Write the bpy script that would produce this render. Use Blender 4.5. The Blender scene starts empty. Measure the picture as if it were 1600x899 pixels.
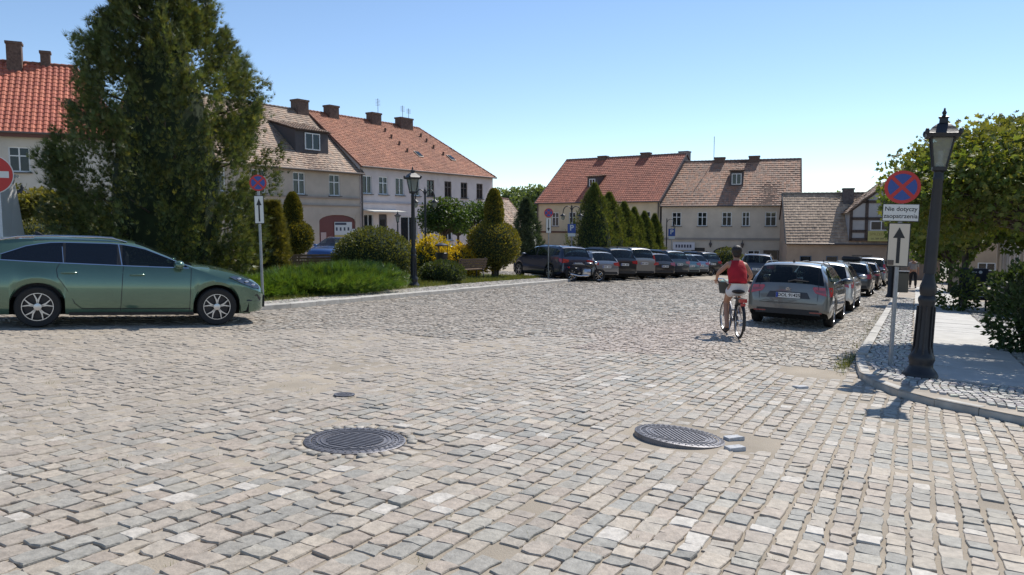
import bpy, bmesh, math, random
import numpy as np
from mathutils import Vector, Matrix

random.seed(7)
RNG = np.random.default_rng(7)
SC = bpy.context.scene
COL = SC.collection
R = math.radians

# ------------------------------------------------------------------ camera, sky, sun, exposure
CAM_H, FPX, PITCH = 1.62, 1200.0, math.atan(99.5 / 1200.0)
cam_data = bpy.data.cameras.new('camera')
cam_data.sensor_width = 36.0
cam_data.lens = 36.0 * FPX / 1600.0
cam_data.clip_end = 6000
cam = bpy.data.objects.new('camera', cam_data)
COL.objects.link(cam)
cam.location = (0, 0, CAM_H)
cam.rotation_euler = (math.pi / 2 - PITCH, 0, 0)
SC.camera = cam

SUN_EL, SUN_AZ = R(51), R(38)            # azimuth measured from +Y towards +X
SUNV = Vector((math.sin(SUN_AZ) * math.cos(SUN_EL), math.cos(SUN_AZ) * math.cos(SUN_EL), math.sin(SUN_EL)))
world = bpy.data.worlds.new('World')
SC.world = world
world.use_nodes = True
wn = world.node_tree
wn.nodes.clear()
sky = wn.nodes.new('ShaderNodeTexSky')
sky.sky_type = 'NISHITA'
sky.sun_disc = False
sky.sun_elevation = SUN_EL
sky.sun_rotation = SUN_AZ
sky.altitude = 1200
sky.air_density = 1.0
sky.dust_density = 0.0
sky.ozone_density = 2.5
bg = wn.nodes.new('ShaderNodeBackground')
bg.inputs[1].default_value = 0.115
wo = wn.nodes.new('ShaderNodeOutputWorld')
wn.links.new(sky.outputs[0], bg.inputs[0])
wn.links.new(bg.outputs[0], wo.inputs[0])

sd = bpy.data.lights.new('sun', 'SUN')
sd.energy = 3.9
sd.angle = R(0.5)
sd.color = (1.0, 0.955, 0.885)
sun = bpy.data.objects.new('sun', sd)
COL.objects.link(sun)
sun.rotation_euler = (-SUNV).to_track_quat('-Z', 'Y').to_euler()
sun.location = (20, 20, 40)

SC.view_settings.view_transform = 'Standard'
SC.view_settings.look = 'None'
SC.view_settings.exposure = 0.42
SC.view_settings.gamma = 1.0
SC.render.engine = 'CYCLES'
SC.cycles.use_denoising = True
SC.cycles.max_bounces = 6
SC.cycles.transparent_max_bounces = 12
SC.cycles.sample_clamp_indirect = 6.0

# ------------------------------------------------------------------ terrain and helpers
def g(x, y):
    """height of the sloping market place"""
    r = math.hypot(x, y)
    k = min(1.0, 130.0 / max(r, 1e-6))
    return (-0.041 * x - 0.027 * y) * k

def gnp(x, y):
    r = np.hypot(x, y)
    k = np.minimum(1.0, 130.0 / np.maximum(r, 1e-6))
    return (-0.041 * x - 0.027 * y) * k

GN = Vector((0.041, 0.027, 1.0)).normalized()

def at(px, depth):
    """plan position that lies depth metres ahead and shows at column px"""
    return ((px - 800.0) / FPX * depth, depth)

D = Vector((0.466, 0.885))               # the street
N = Vector((0.885, -0.466))              # to its right
K0 = Vector((5.5, 12.15))
def street(s, o):
    v = K0 + D * s + N * o
    return v.x, v.y

def rgb(h):
    return tuple(((int(h[i:i + 2], 16) / 255.0) ** 2.2) for i in (0, 2, 4))

MATS = {}
def mat(name, color=(.5, .5, .5), rough=.6, metal=0.0, var=0.0, vscale=6.0, bump=0.0, bscale=40.0, attr=False,
        coat=0.0, spec=0.5, dirt=None, dscale=1.5, damount=.5):
    """procedural material: base colour, noise variation, optional second colour in patches, bump, stored piece colour"""
    if name in MATS:
        return MATS[name]
    m = bpy.data.materials.new(name)
    m.use_nodes = True
    nt = m.node_tree
    b = nt.nodes['Principled BSDF']
    b.inputs['Roughness'].default_value = rough
    b.inputs['Metallic'].default_value = metal
    b.inputs['Coat Weight'].default_value = coat
    b.inputs['Coat Roughness'].default_value = 0.04
    b.inputs['Specular IOR Level'].default_value = spec
    L = nt.links.new
    tc = nt.nodes.new('ShaderNodeTexCoord')
    if attr:
        a = nt.nodes.new('ShaderNodeAttribute'); a.attribute_name = 'col'
        out = a.outputs['Color']
    else:
        c = nt.nodes.new('ShaderNodeRGB'); c.outputs[0].default_value = (*color, 1)
        out = c.outputs[0]
    if dirt is not None:
        n = nt.nodes.new('ShaderNodeTexNoise'); n.inputs['Scale'].default_value = dscale; n.inputs['Detail'].default_value = 8
        n.inputs['Roughness'].default_value = .65
        L(tc.outputs['Object'], n.inputs['Vector'])
        r = nt.nodes.new('ShaderNodeMapRange'); r.inputs[1].default_value = .45; r.inputs[2].default_value = .68
        r.inputs[3].default_value = 0; r.inputs[4].default_value = damount
        L(n.outputs['Fac'], r.inputs[0])
        mx = nt.nodes.new('ShaderNodeMix'); mx.data_type = 'RGBA'
        L(r.outputs[0], mx.inputs[0]); L(out, mx.inputs[6]); mx.inputs[7].default_value = (*dirt, 1)
        out = mx.outputs[2]
    if var > 0:
        n = nt.nodes.new('ShaderNodeTexNoise'); n.inputs['Scale'].default_value = vscale; n.inputs['Detail'].default_value = 6
        L(tc.outputs['Object'], n.inputs['Vector'])
        r = nt.nodes.new('ShaderNodeMapRange'); r.inputs[1].default_value = .3; r.inputs[2].default_value = .7
        r.inputs[3].default_value = 1 - var; r.inputs[4].default_value = 1 + var
        L(n.outputs['Fac'], r.inputs[0])
        mx = nt.nodes.new('ShaderNodeVectorMath'); mx.operation = 'SCALE'
        L(out, mx.inputs[0]); L(r.outputs[0], mx.inputs['Scale'])
        out = mx.outputs[0]
    L(out, b.inputs['Base Color'])
    if bump > 0:
        n = nt.nodes.new('ShaderNodeTexNoise'); n.inputs['Scale'].default_value = bscale; n.inputs['Detail'].default_value = 5
        L(tc.outputs['Object'], n.inputs['Vector'])
        bp = nt.nodes.new('ShaderNodeBump'); bp.inputs['Strength'].default_value = bump; bp.inputs['Distance'].default_value = .01
        L(n.outputs['Fac'], bp.inputs['Height']); L(bp.outputs[0], b.inputs['Normal'])
    MATS[name] = m
    return m

def leaf_mat(name, trans=.35, rough=.5):
    if name in MATS:
        return MATS[name]
    m = bpy.data.materials.new(name); m.use_nodes = True
    nt = m.node_tree; b = nt.nodes['Principled BSDF']; o = nt.nodes['Material Output']
    a = nt.nodes.new('ShaderNodeAttribute'); a.attribute_name = 'col'
    nt.links.new(a.outputs['Color'], b.inputs['Base Color'])
    b.inputs['Roughness'].default_value = rough
    b.inputs['Specular IOR Level'].default_value = .35
    t = nt.nodes.new('ShaderNodeBsdfTranslucent')
    h = nt.nodes.new('ShaderNodeMix'); h.data_type = 'RGBA'; h.blend_type = 'MULTIPLY'; h.inputs[0].default_value = 1
    nt.links.new(a.outputs['Color'], h.inputs[6]); h.inputs[7].default_value = (1.5, 1.35, .5, 1)
    nt.links.new(h.outputs[2], t.inputs['Color'])
    mx = nt.nodes.new('ShaderNodeMixShader'); mx.inputs[0].default_value = trans
    nt.links.new(b.outputs[0], mx.inputs[1]); nt.links.new(t.outputs[0], mx.inputs[2]); nt.links.new(mx.outputs[0], o.inputs[0])
    MATS[name] = m
    return m

def glass_mat(name, tint=(.03, .04, .05), see=.35):
    if name in MATS:
        return MATS[name]
    m = bpy.data.materials.new(name); m.use_nodes = True
    nt = m.node_tree; o = nt.nodes['Material Output']; b = nt.nodes['Principled BSDF']
    b.inputs['Base Color'].default_value = (*tint, 1)
    b.inputs['Roughness'].default_value = .03
    b.inputs['Specular IOR Level'].default_value = .6
    t = nt.nodes.new('ShaderNodeBsdfTransparent'); t.inputs[0].default_value = (.75, .85, .82, 1)
    mx = nt.nodes.new('ShaderNodeMixShader'); mx.inputs[0].default_value = see
    nt.links.new(b.outputs[0], mx.inputs[1]); nt.links.new(t.outputs[0], mx.inputs[2]); nt.links.new(mx.outputs[0], o.inputs[0])
    MATS[name] = m
    return m

class MB:
    """collects shapes for one mesh"""
    def __init__(s):
        s.v = []; s.f = []
    def add(s, vs, fs):
        o = len(s.v); s.v += [tuple(v) for v in vs]; s.f += [tuple(i + o for i in f) for f in fs]
        return s
    def box(s, c, d, rz=0, tilt=None):
        x, y, z = [k / 2 for k in d]
        vs = [Vector((a * x, b * y, e * z)) for e in (-1, 1) for b in (-1, 1) for a in (-1, 1)]
        M = Matrix.Rotation(rz, 3, 'Z')
        if tilt is not None: M = M @ tilt
        vs = [M @ v + Vector(c) for v in vs]
        return s.add(vs, [(0, 2, 3, 1), (4, 5, 7, 6), (0, 1, 5, 4), (2, 6, 7, 3), (0, 4, 6, 2), (1, 3, 7, 5)])
    def rbox(s, c, d, b=.02, rz=0):
        """box with chamfered upright edges and top"""
        x, y, z = [k / 2 for k in d]
        def ring(ix, zz):
            return [(-x + ix + b, -y + ix, zz), (x - ix - b, -y + ix, zz), (x - ix, -y + ix + b, zz), (x - ix, y - ix - b, zz),
                    (x - ix - b, y - ix, zz), (-x + ix + b, y - ix, zz), (-x + ix, y - ix - b, zz), (-x + ix, -y + ix + b, zz)]
        rs = [ring(b * .7, -z), ring(0, -z + b), ring(0, z - b), ring(b * .7, z)]
        M = Matrix.Rotation(rz, 3, 'Z')
        vs = [M @ Vector(p) + Vector(c) for r in rs for p in r]
        fs = [tuple(reversed(range(8))), tuple(range(24, 32))]
        for k in range(3):
            for i in range(8):
                j = (i + 1) % 8
                fs.append((k * 8 + i, k * 8 + j, k * 8 + 8 + j, k * 8 + 8 + i))
        return s.add(vs, fs)
    def poly(s, pts, n, t):
        """flat outline pts (3D) thickened by t along n"""
        n = Vector(n); k = len(pts)
        a = [Vector(p) for p in pts]; b = [p + n * t for p in a]
        fs = [tuple(reversed(range(k))), tuple(range(k, 2 * k))]
        fs += [(i, (i + 1) % k, k + (i + 1) % k, k + i) for i in range(k)]
        return s.add(a + b, fs)
    def tube(s, pts, rad, n=8, cap=True):
        pts = [Vector(p) for p in pts]
        if not hasattr(rad, '__len__'): rad = [rad] * len(pts)
        vs = []; fs = []; prev = None
        for i, p in enumerate(pts):
            t = (pts[min(i + 1, len(pts) - 1)] - pts[max(i - 1, 0)])
            t = t.normalized() if t.length > 1e-9 else Vector((0, 0, 1))
            if prev is None:
                u = t.orthogonal().normalized()
            else:
                u = (prev - t * prev.dot(t)); u = u.normalized() if u.length > 1e-6 else t.orthogonal().normalized()
            prev = u; w = t.cross(u)
            vs += [p + (u * math.cos(2 * math.pi * k / n) + w * math.sin(2 * math.pi * k / n)) * rad[i] for k in range(n)]
        for i in range(len(pts) - 1):
            for k in range(n):
                j = (k + 1) % n
                fs.append((i * n + k, i * n + j, i * n + n + j, i * n + n + k))
        if cap:
            fs.append(tuple(reversed(range(n)))); fs.append(tuple(range((len(pts) - 1) * n, len(pts) * n)))
        return s.add(vs, fs)
    def lathe(s, prof, c=(0, 0, 0), n=16, M=None, cap=True):
        vs = []; fs = []
        for r, z in prof:
            vs += [Vector((r * math.cos(2 * math.pi * k / n), r * math.sin(2 * math.pi * k / n), z)) for k in range(n)]
        if M is not None: vs = [M @ v for v in vs]
        vs = [v + Vector(c) for v in vs]
        for i in range(len(prof) - 1):
            for k in range(n):
                j = (k + 1) % n
                fs.append((i * n + k, i * n + j, i * n + n + j, i * n + n + k))
        if cap and prof[0][0] > 1e-6: fs.append(tuple(reversed(range(n))))
        if cap and prof[-1][0] > 1e-6: fs.append(tuple(range((len(prof) - 1) * n, len(prof) * n)))
        return s.add(vs, fs)
    def ell(s, c, r, nu=12, nv=8, M=None, noise=0):
        prof = []
        vs = []; fs = []
        for i in range(nv + 1):
            a = -math.pi / 2 + math.pi * i / nv
            for k in range(nu):
                b = 2 * math.pi * k / nu
                q = 1 + (random.uniform(-noise, noise) if noise else 0)
                v = Vector((r[0] * math.cos(a) * math.cos(b) * q, r[1] * math.cos(a) * math.sin(b) * q, r[2] * math.sin(a) * q))
                if M is not None: v = M @ v
                vs.append(v + Vector(c))
        for i in range(nv):
            for k in range(nu):
                j = (k + 1) % nu
                fs.append((i * nu + k, i * nu + j, i * nu + nu + j, i * nu + nu + k))
        return s.add(vs, fs)
    def build(s, name, m, parent=None, smooth=None, loc=None):
        me = bpy.data.meshes.new(name)
        me.from_pydata(s.v, [], s.f)
        me.update()
        bm = bmesh.new(); bm.from_mesh(me)
        bmesh.ops.remove_doubles(bm, verts=bm.verts, dist=1e-6)
        bmesh.ops.recalc_face_normals(bm, faces=bm.faces)
        bm.to_mesh(me); bm.free()
        if smooth is not None:
            me.polygons.foreach_set('use_smooth', [True] * len(me.polygons))
            me.set_sharp_from_angle(angle=R(smooth))
        return link(name, me, m, parent, loc)

def link(name, me, m, parent=None, loc=None):
    o = bpy.data.objects.new(name, me)
    if m is not None:
        me.materials.clear(); me.materials.append(m)
    COL.objects.link(o)
    if parent is not None: o.parent = parent
    if loc is not None: o.location = loc
    return o

def np_mesh(name, V, F, m, parent=None, colors=None, smooth=False):
    """V (n,3), F (m,k) with k 3 or 4; colors per vertex (n,3)"""
    me = bpy.data.meshes.new(name)
    V = np.ascontiguousarray(V, dtype=np.float32); F = np.ascontiguousarray(F, dtype=np.int32)
    k = F.shape[1]
    me.vertices.add(len(V)); me.vertices.foreach_set('co', V.ravel())
    me.loops.add(F.size); me.loops.foreach_set('vertex_index', F.ravel())
    me.polygons.add(len(F)); me.polygons.foreach_set('loop_start', np.arange(0, F.size, k, dtype=np.int32))
    me.polygons.foreach_set('use_smooth', np.full(len(F), bool(smooth)))
    if colors is not None:
        a = me.color_attributes.new('col', 'FLOAT_COLOR', 'POINT')
        c = np.ones((len(V), 4), dtype=np.float32); c[:, :3] = colors
        a.data.foreach_set('color', c.ravel())
    me.update(calc_edges=True); me.validate()
    return link(name, me, m, parent)

def tag(o, label=None, cat=None, group=None, kind=None):
    if label: o['label'] = label
    if cat: o['category'] = cat
    if group: o['group'] = group
    if kind: o['kind'] = kind
    return o

def thing(name, label, cat, loc=(0, 0, 0), rz=0, group=None):
    o = bpy.data.objects.new(name, None)
    o.empty_display_size = .2
    COL.objects.link(o); o.location = loc; o.rotation_euler = (0, 0, rz)
    return tag(o, label, cat, group)

def on_slope(o, x, y, rz, dz=0.0):
    """stand a thing on the sloping ground, tilted with it, heading rz"""
    z = Vector(GN); h = Vector((math.cos(rz), math.sin(rz), 0)); h = (h - z * h.dot(z)).normalized(); l = z.cross(h)
    M = Matrix((h, l, z)).transposed()
    o.rotation_euler = M.to_euler(); o.location = (x, y, g(x, y) + dz)

def copy_tree(o, parent=None):
    c = o.copy(); COL.objects.link(c); c.parent = parent
    for ch in list(o.children): copy_tree(ch, c)
    return c

def text_obj(name, s, size, m, parent, M, align='CENTER', bold=0.0):
    cu = bpy.data.curves.new(name, 'FONT'); cu.body = s; cu.size = size; cu.align_x = align; cu.align_y = 'CENTER'
    cu.offset = bold
    t = bpy.data.objects.new(name, cu); COL.objects.link(t)
    dg = bpy.context.evaluated_depsgraph_get()
    me = bpy.data.meshes.new_from_object(t.evaluated_get(dg))
    bpy.data.objects.remove(t)
    me.transform(M)
    return link(name, me, m, parent)

def inside(poly, x, y):
    """numpy point in polygon"""
    x = np.asarray(x); y = np.asarray(y); r = np.zeros(x.shape, bool); n = len(poly); j = n - 1
    for i in range(n):
        xi, yi = poly[i]; xj, yj = poly[j]
        c = ((yi > y) != (yj > y)) & (x < (xj - xi) * (y - yi) / (yj - yi + 1e-12) + xi)
        r ^= c; j = i
    return r

def vnoise(x, y, scale, seed=0):
    """smooth value noise in numpy"""
    r = np.random.default_rng(seed).random((64, 64))
    x = np.asarray(x) / scale + 1000; y = np.asarray(y) / scale + 1000
    xi = np.floor(x).astype(int); yi = np.floor(y).astype(int); fx = x - xi; fy = y - yi
    fx = fx * fx * (3 - 2 * fx); fy = fy * fy * (3 - 2 * fy)
    a = r[xi % 64, yi % 64]; b = r[(xi + 1) % 64, yi % 64]; c = r[xi % 64, (yi + 1) % 64]; d = r[(xi + 1) % 64, (yi + 1) % 64]
    return (a * (1 - fx) + b * fx) * (1 - fy) + (c * (1 - fx) + d * fx) * fy
# ------------------------------------------------------------------ ground, road, pavements
SAND = np.array([.365, .315, .255])
ISLAND = [(-5.75, 15.3), (-4.9, 16.9), (2.9, 36.1), (2.7, 37.6), (1.2, 38.8), (-14.5, 38.5), (-25, 20), (-23.5, 9.2), (-21, 8.4), (-6.6, 14.8)]
PAVE = [(5.5, 12.15), (5.08, 11.2), (4.72, 10.3), (4.58, 9.6), (4.58, 9.0), (4.72, 8.45), (5.2, 7.6), (6.6, 5.4), (11, 0), (30, 0), (60, 40), street(75, 7), street(75, 0)]
COVERS = [(555, 690, .40), (1062, 684, .39)]
def ground_at(px, py):
    th = PITCH
    d = Vector(((px - 800) / FPX, math.cos(th) + (449.5 - py) / FPX * math.sin(th), -math.sin(th) + (449.5 - py) / FPX * math.cos(th)))
    k = CAM_H / (-0.041 * d.x - 0.027 * d.y - d.z)
    return d.x * k, d.y * k
CP = [(*ground_at(a, b), r) for a, b, r in COVERS]

rr = np.concatenate([np.linspace(0, 130, 27), np.array([160, 220, 320, 500, 900, 1600, 3000])])
aa = np.linspace(0, 2 * np.pi, 73)[:-1]
V = [(0, 0, 0)]; F = []
for i, r_ in enumerate(rr[1:]):
    for a_ in aa: V.append((r_ * math.cos(a_), r_ * math.sin(a_), g(r_ * math.cos(a_), r_ * math.sin(a_)) - .06))
mb = MB(); mb.v = V
for k in range(72): mb.f.append((0, 1 + k, 1 + (k + 1) % 72))
for i in range(len(rr) - 2):
    for k in range(72):
        a_ = 1 + i * 72; mb.f.append((a_ + k, a_ + 72 + k, a_ + 72 + (k + 1) % 72, a_ + (k + 1) % 72))
ground = mb.build('ground', mat('earth', (.26, .235, .19), .95, var=.2, vscale=.4, dirt=(.10, .14, .05), dscale=.08, damount=.6))
tag(ground, 'wide sloping ground under and beyond the market square', kind='structure')

def sheet(name, poly, dz, m, step=None):
    me = bpy.data.meshes.new(name)
    me.from_pydata([(x, y, g(x, y) + dz) for x, y in poly], [], [tuple(range(len(poly)))])
    bm = bmesh.new(); bm.from_mesh(me); bmesh.ops.triangulate(bm, faces=bm.faces); bmesh.ops.recalc_face_normals(bm, faces=bm.faces)
    if bm.faces and sum(f.normal.z for f in bm.faces) < 0: bmesh.ops.reverse_faces(bm, faces=bm.faces)
    bm.to_mesh(me); bm.free()
    return link(name, me, m)

# the joints and the far cobbles share one sheet: sand with a fine sett relief for the distance
def road_material():
    m = mat('road_sand', (.335, .285, .22), .95, var=.22, vscale=1.3, bump=.6, bscale=90)
    nt = m.node_tree; b = nt.nodes['Principled BSDF']
    return m
road = sheet('cobbled_road', [(-60, -4), (30, -4), (70, 60), (60, 110), (0, 110), (-60, 70)], 0.0, road_material())
tag(road, 'worn cobbled roadway of grey and tan stone setts with sandy joints', kind='structure')

SMAT = mat('sett_stone', attr=True, rough=.60, var=.2, vscale=22, bump=.5, bscale=60, spec=.35)

PAL = np.array([[.34, .325, .29], [.305, .30, .28], [.38, .345, .30], [.37, .32, .275], [.29, .285, .265], [.41, .365, .31], [.345, .305, .265]]) * np.array([1.0, .965, .90])
def stone_colors(x, y, n, sandy, rng):
    c = PAL[rng.integers(0, len(PAL), n)] * rng.uniform(.87, 1.1, (n, 1))
    pale = rng.random(n) < .05
    c[pale] = np.array([.50, .46, .40])
    s = np.clip(sandy, 0, 1)[:, None]
    return c * (1 - s) + SAND * rng.uniform(.85, 1.12, (n, 1)) * s

def sandiness(x, y):
    t = (x - (-2.05)) * .885 - (y - 6.65) * .466            # to the right of the worn band's edge
    base = 1 / (1 + np.exp(t * 1.6))                        # left: sand covered
    far = 1 / (1 + np.exp((12.5 - y) * 1.2))
    nz = vnoise(x, y, 1.1, 3) * .55 + vnoise(x, y, .35, 4) * .45
    near_left = np.clip((6.5 - y) / 3.0, 0, .75)
    s = np.maximum(base * (.95 - near_left), far * .62) + .16 + (nz - .5) * 1.0
    for cx, cy, r in CP[1:]:
        s = s + 1.0 * np.exp(-((x - cx - .25) ** 2 + (y - cy + .12) ** 2) / .42)
    s = s + .8 * np.exp(-((x - 4.2) ** 2 / .7 + (y - 10.2) ** 2 / 1.6))
    return np.clip(s, 0, .93)

def stones_detailed(cx, cy, a, hl, hw, top, tilt, rng, rnd=.22):
    """25-vertex worn setts: returns V (n,25,3) and the face template (tris)"""
    n = len(cx)
    e = 1 - rnd
    base = np.array([[-1, -1], [0, -1.03], [1, -1], [1.03, 0], [1, 1], [0, 1.03], [-1, 1], [-1.03, 0]])
    P = base[None] * np.stack([hl, hw], 1)[:, None, :]
    P = P + rng.normal(0, .105, (n, 8, 2)) * np.minimum(hl, hw)[:, None, None]
    rings = [np.zeros((n, 1, 2)), P * .93, P * .985, P]
    zs = [rng.normal(.0012, .0012, (n, 1)), rng.normal(0, .0009, (n, 8)), -.006 + rng.normal(0, .0016, (n, 8)), np.full((n, 8), -.075)]
    XY = np.concatenate(rings, 1); Z = np.concatenate(zs, 1)
    Z = Z + XY[:, :, 0] * tilt[:, :1] + XY[:, :, 1] * tilt[:, 1:]
    ca, sa = np.cos(a)[:, None], np.sin(a)[:, None]
    X = cx[:, None] + XY[:, :, 0] * ca - XY[:, :, 1] * sa
    Y = cy[:, None] + XY[:, :, 0] * sa + XY[:, :, 1] * ca
    Zw = gnp(X, Y) + top[:, None] + Z
    F = [(0, 1 + k, 1 + (k + 1) % 8) for k in range(8)]
    for r0 in (1, 9):
        for k in range(8):
            j = (k + 1) % 8
            F += [(r0 + k, r0 + 8 + k, r0 + 8 + j), (r0 + k, r0 + 8 + j, r0 + j)]
    return np.stack([X, Y, Zw], 2), np.array(F)

def stones_simple(cx, cy, a, hl, hw, top, tilt, rng):
    n = len(cx)
    base = np.array([[-1, -1], [1, -1], [1, 1], [-1, 1]])
    P = base[None] * np.stack([hl, hw], 1)[:, None, :] + rng.normal(0, .10, (n, 4, 2)) * np.minimum(hl, hw)[:, None, None]
    XY = np.concatenate([P * .90, P], 1)
    Z = np.concatenate([np.zeros((n, 4)), np.full((n, 4), -.035)], 1)
    Z = Z + XY[:, :, 0] * tilt[:, :1] + XY[:, :, 1] * tilt[:, 1:]
    ca, sa = np.cos(a)[:, None], np.sin(a)[:, None]
    X = cx[:, None] + XY[:, :, 0] * ca - XY[:, :, 1] * sa
    Y = cy[:, None] + XY[:, :, 0] * sa + XY[:, :, 1] * ca
    Zw = gnp(X, Y) + top[:, None] + Z
    F = [(0, 1, 2), (0, 2, 3)]
    for k in range(4):
        j = (k + 1) % 4
        F += [(k, 4 + k, 4 + j), (k, 4 + j, j)]
    return np.stack([X, Y, Zw], 2), np.array(F)

def join_stones(name, V, F, col, m, parent, smooth=True):
    n, k, _ = V.shape
    FF = (F[None] + (np.arange(n) * k)[:, None, None]).reshape(-1, 3)
    o = np_mesh(name, V.reshape(-1, 3), FF, m, parent, np.repeat(col, k, 0), smooth)
    return tag(o, kind='stuff')

def course_grid(smin, smax, tmin, tmax, pitch, lo, hi, rng, wav=0.0, wl=3.0):
    S = []; T = []; Ln = []; Wd = []
    t = tmin
    while t < tmax:
        w = pitch * rng.uniform(.88, 1.14)
        l = rng.uniform(lo, hi, int((smax - smin) / ((lo + hi) / 2)) + 4)
        s = smin + rng.uniform(0, .2) + np.cumsum(l) - l / 2
        S.append(s); T.append(np.full(len(s), t + w / 2)); Ln.append(l); Wd.append(np.full(len(s), w)); t += w
    S, T, Ln, Wd = map(np.concatenate, (S, T, Ln, Wd))
    return S, T + wav * np.sin(S * 2 * np.pi / wl) + .25 * pitch * (vnoise(S, T, .9, 8) - .5), Ln, Wd

def in_view(x, y, m=.6):
    return (y > 3.1) & (np.abs(x) < y * .69 + m)

def zoneA(x, y):
    t = (x + 2.05) * .885 - (y - 6.65) * .466
    right = np.where(x > .6, y < 12.2 - (x - .81) * .295, y < 12.4)
    return np.where(t > 0, right, y < 13.2 + .5 * np.sin(x * 1.7))

d2 = D.normalized(); n2 = Vector((d2.y, -d2.x)); ANG = math.atan2(d2.y, d2.x)
rng = np.random.default_rng(11)
# large setts in courses along the street
S_, T_, L_, W_ = course_grid(-8, 22, -16, 12, .140, .10, .205, rng)
X_ = d2.x * S_ + n2.x * T_; Y_ = d2.y * S_ + n2.y * T_
keep = in_view(X_, Y_) & zoneA(X_, Y_) & ~inside(ISLAND, X_, Y_) & ~inside(PAVE, X_, Y_)
for cx, cy, r in CP: keep &= np.hypot(X_ - cx, Y_ - cy) > r + .10
miss = (rng.random(len(X_)) < .012) | ((np.hypot(X_ - CP[1][0] - .55, Y_ - CP[1][1] + .1) < .33)) | (np.hypot((X_ - 4.2) / 1.0, (Y_ - 10.6) / 1.2) < .45)
keep &= ~miss
X_, Y_, L_, W_ = X_[keep], Y_[keep], L_[keep], W_[keep]
n = len(X_)
sd_ = sandiness(X_, Y_)
gap = .007 + .012 * rng.random(n) ** 2
tilt = rng.normal(0, .016, (n, 2)) + (rng.random((n, 1)) < .06) * rng.normal(0, .05, (n, 2))
top = .0105 + rng.normal(0, .0032, n) - .009 * np.clip(sd_ - .2, 0, 1) + .006 * (vnoise(X_, Y_, .8, 5) - .5) * 2
VA, FA = stones_detailed(X_, Y_, ANG + rng.normal(0, .035, n), L_ / 2 - gap * .38, W_ / 2 - gap / 2 - .004 - .004 * (X_ > 1.5), top, tilt, rng)
CA = stone_colors(X_, Y_, n, sd_ * .9, rng)
order = np.argsort(Y_ + 0.15 * np.abs(X_))
vis = (np.abs(X_) < Y_ * .665) & (Y_ > 3.72)
near = [i for i in order if vis[i]][:300]
rest = np.ones(n, bool); rest[near] = False
for i in near:
    o = np_mesh('sett', VA[i], FA, SMAT, road, np.repeat(CA[i:i + 1], 25, 0), False)
join_stones('setts', VA[rest], FA, CA[rest], SMAT, road, False)

# small setts beyond, in wavy courses across the street
S_, T_, L_, W_ = course_grid(-30, 16, 6, 60, .115, .085, .15, rng, .10, 2.6)
X_ = d2.x * T_ + n2.x * S_; Y_ = d2.y * T_ + n2.y * S_
keep = in_view(X_, Y_) & ~zoneA(X_, Y_) & (Y_ < 46) & ~inside(ISLAND, X_, Y_) & ~inside(PAVE, X_, Y_)
X_, Y_, L_, W_ = X_[keep], Y_[keep], L_[keep], W_[keep]; n = len(X_)
V, F = stones_simple(X_, Y_, ANG - math.pi / 2 + rng.normal(0, .09, n), L_ / 2 - .006, W_ / 2 - .006,   .012 + rng.normal(0, .004, n), rng.normal(0, .03, (n, 2)), rng)
band = np.clip(1.2 - np.abs((X_ - 2.4) * .885 - (Y_ - 13.5) * .466) / 1.6, 0, 1) * np.clip((22 - Y_) / 6, 0, 1)
C = stone_colors(X_, Y_, n, np.clip(.35 + (vnoise(X_, Y_, 2.2, 9) - .5) * .9 + .3 * (X_ < 0), 0, .85), rng)
C = C * (1 - .5 * band[:, None]) + np.array([.42, .33, .28]) * .5 * band[:, None]
join_stones('small_setts', V, F, C, SMAT, road, False)

# ring of small stones round the flat manhole cover, and loose pale stones by the tilted one
k = 30; a = np.arange(k) * 2 * np.pi / k
cx, cy, r = CP[0]
V, F = stones_detailed(cx + (r + .055) * np.cos(a), cy + (r + .055) * np.sin(a), a, np.full(k, .042) * rng.uniform(.8, 1.2, k), np.full(k, .036) * rng.uniform(.8, 1.15, k), np.full(k, .012) + rng.normal(0, .004, k), rng.normal(0, .03, (k, 2)), rng)
join_stones('ring_stones', V, F, stone_colors(cx + a, a, k, np.full(k, .3), rng), SMAT, road)
for (px, py, l, w, lab) in ((1146, 687, .15, .11, 'pale loose stone beside the tilted manhole cover, the further one'),
                            (1148, 703, .16, .10, 'pale loose stone beside the tilted manhole cover, the nearer one'),
                            (1250, 607, .14, .13, 'bright white loose sett lying near the sandy pit in the road')):
    x, y = ground_at(px, py)
    V, F = stones_detailed(np.array([x]), np.array([y]), np.array([.3]), np.array([l / 2]), np.array([w / 2]), np.array([.03]), np.array([[.05, -.04]]), rng)
    o = np_mesh('loose_stone', V[0], F, SMAT, None, np.full((25, 3), .44), False)
    tag(o, lab, 'stone', 'loose stones on the road')

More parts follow.
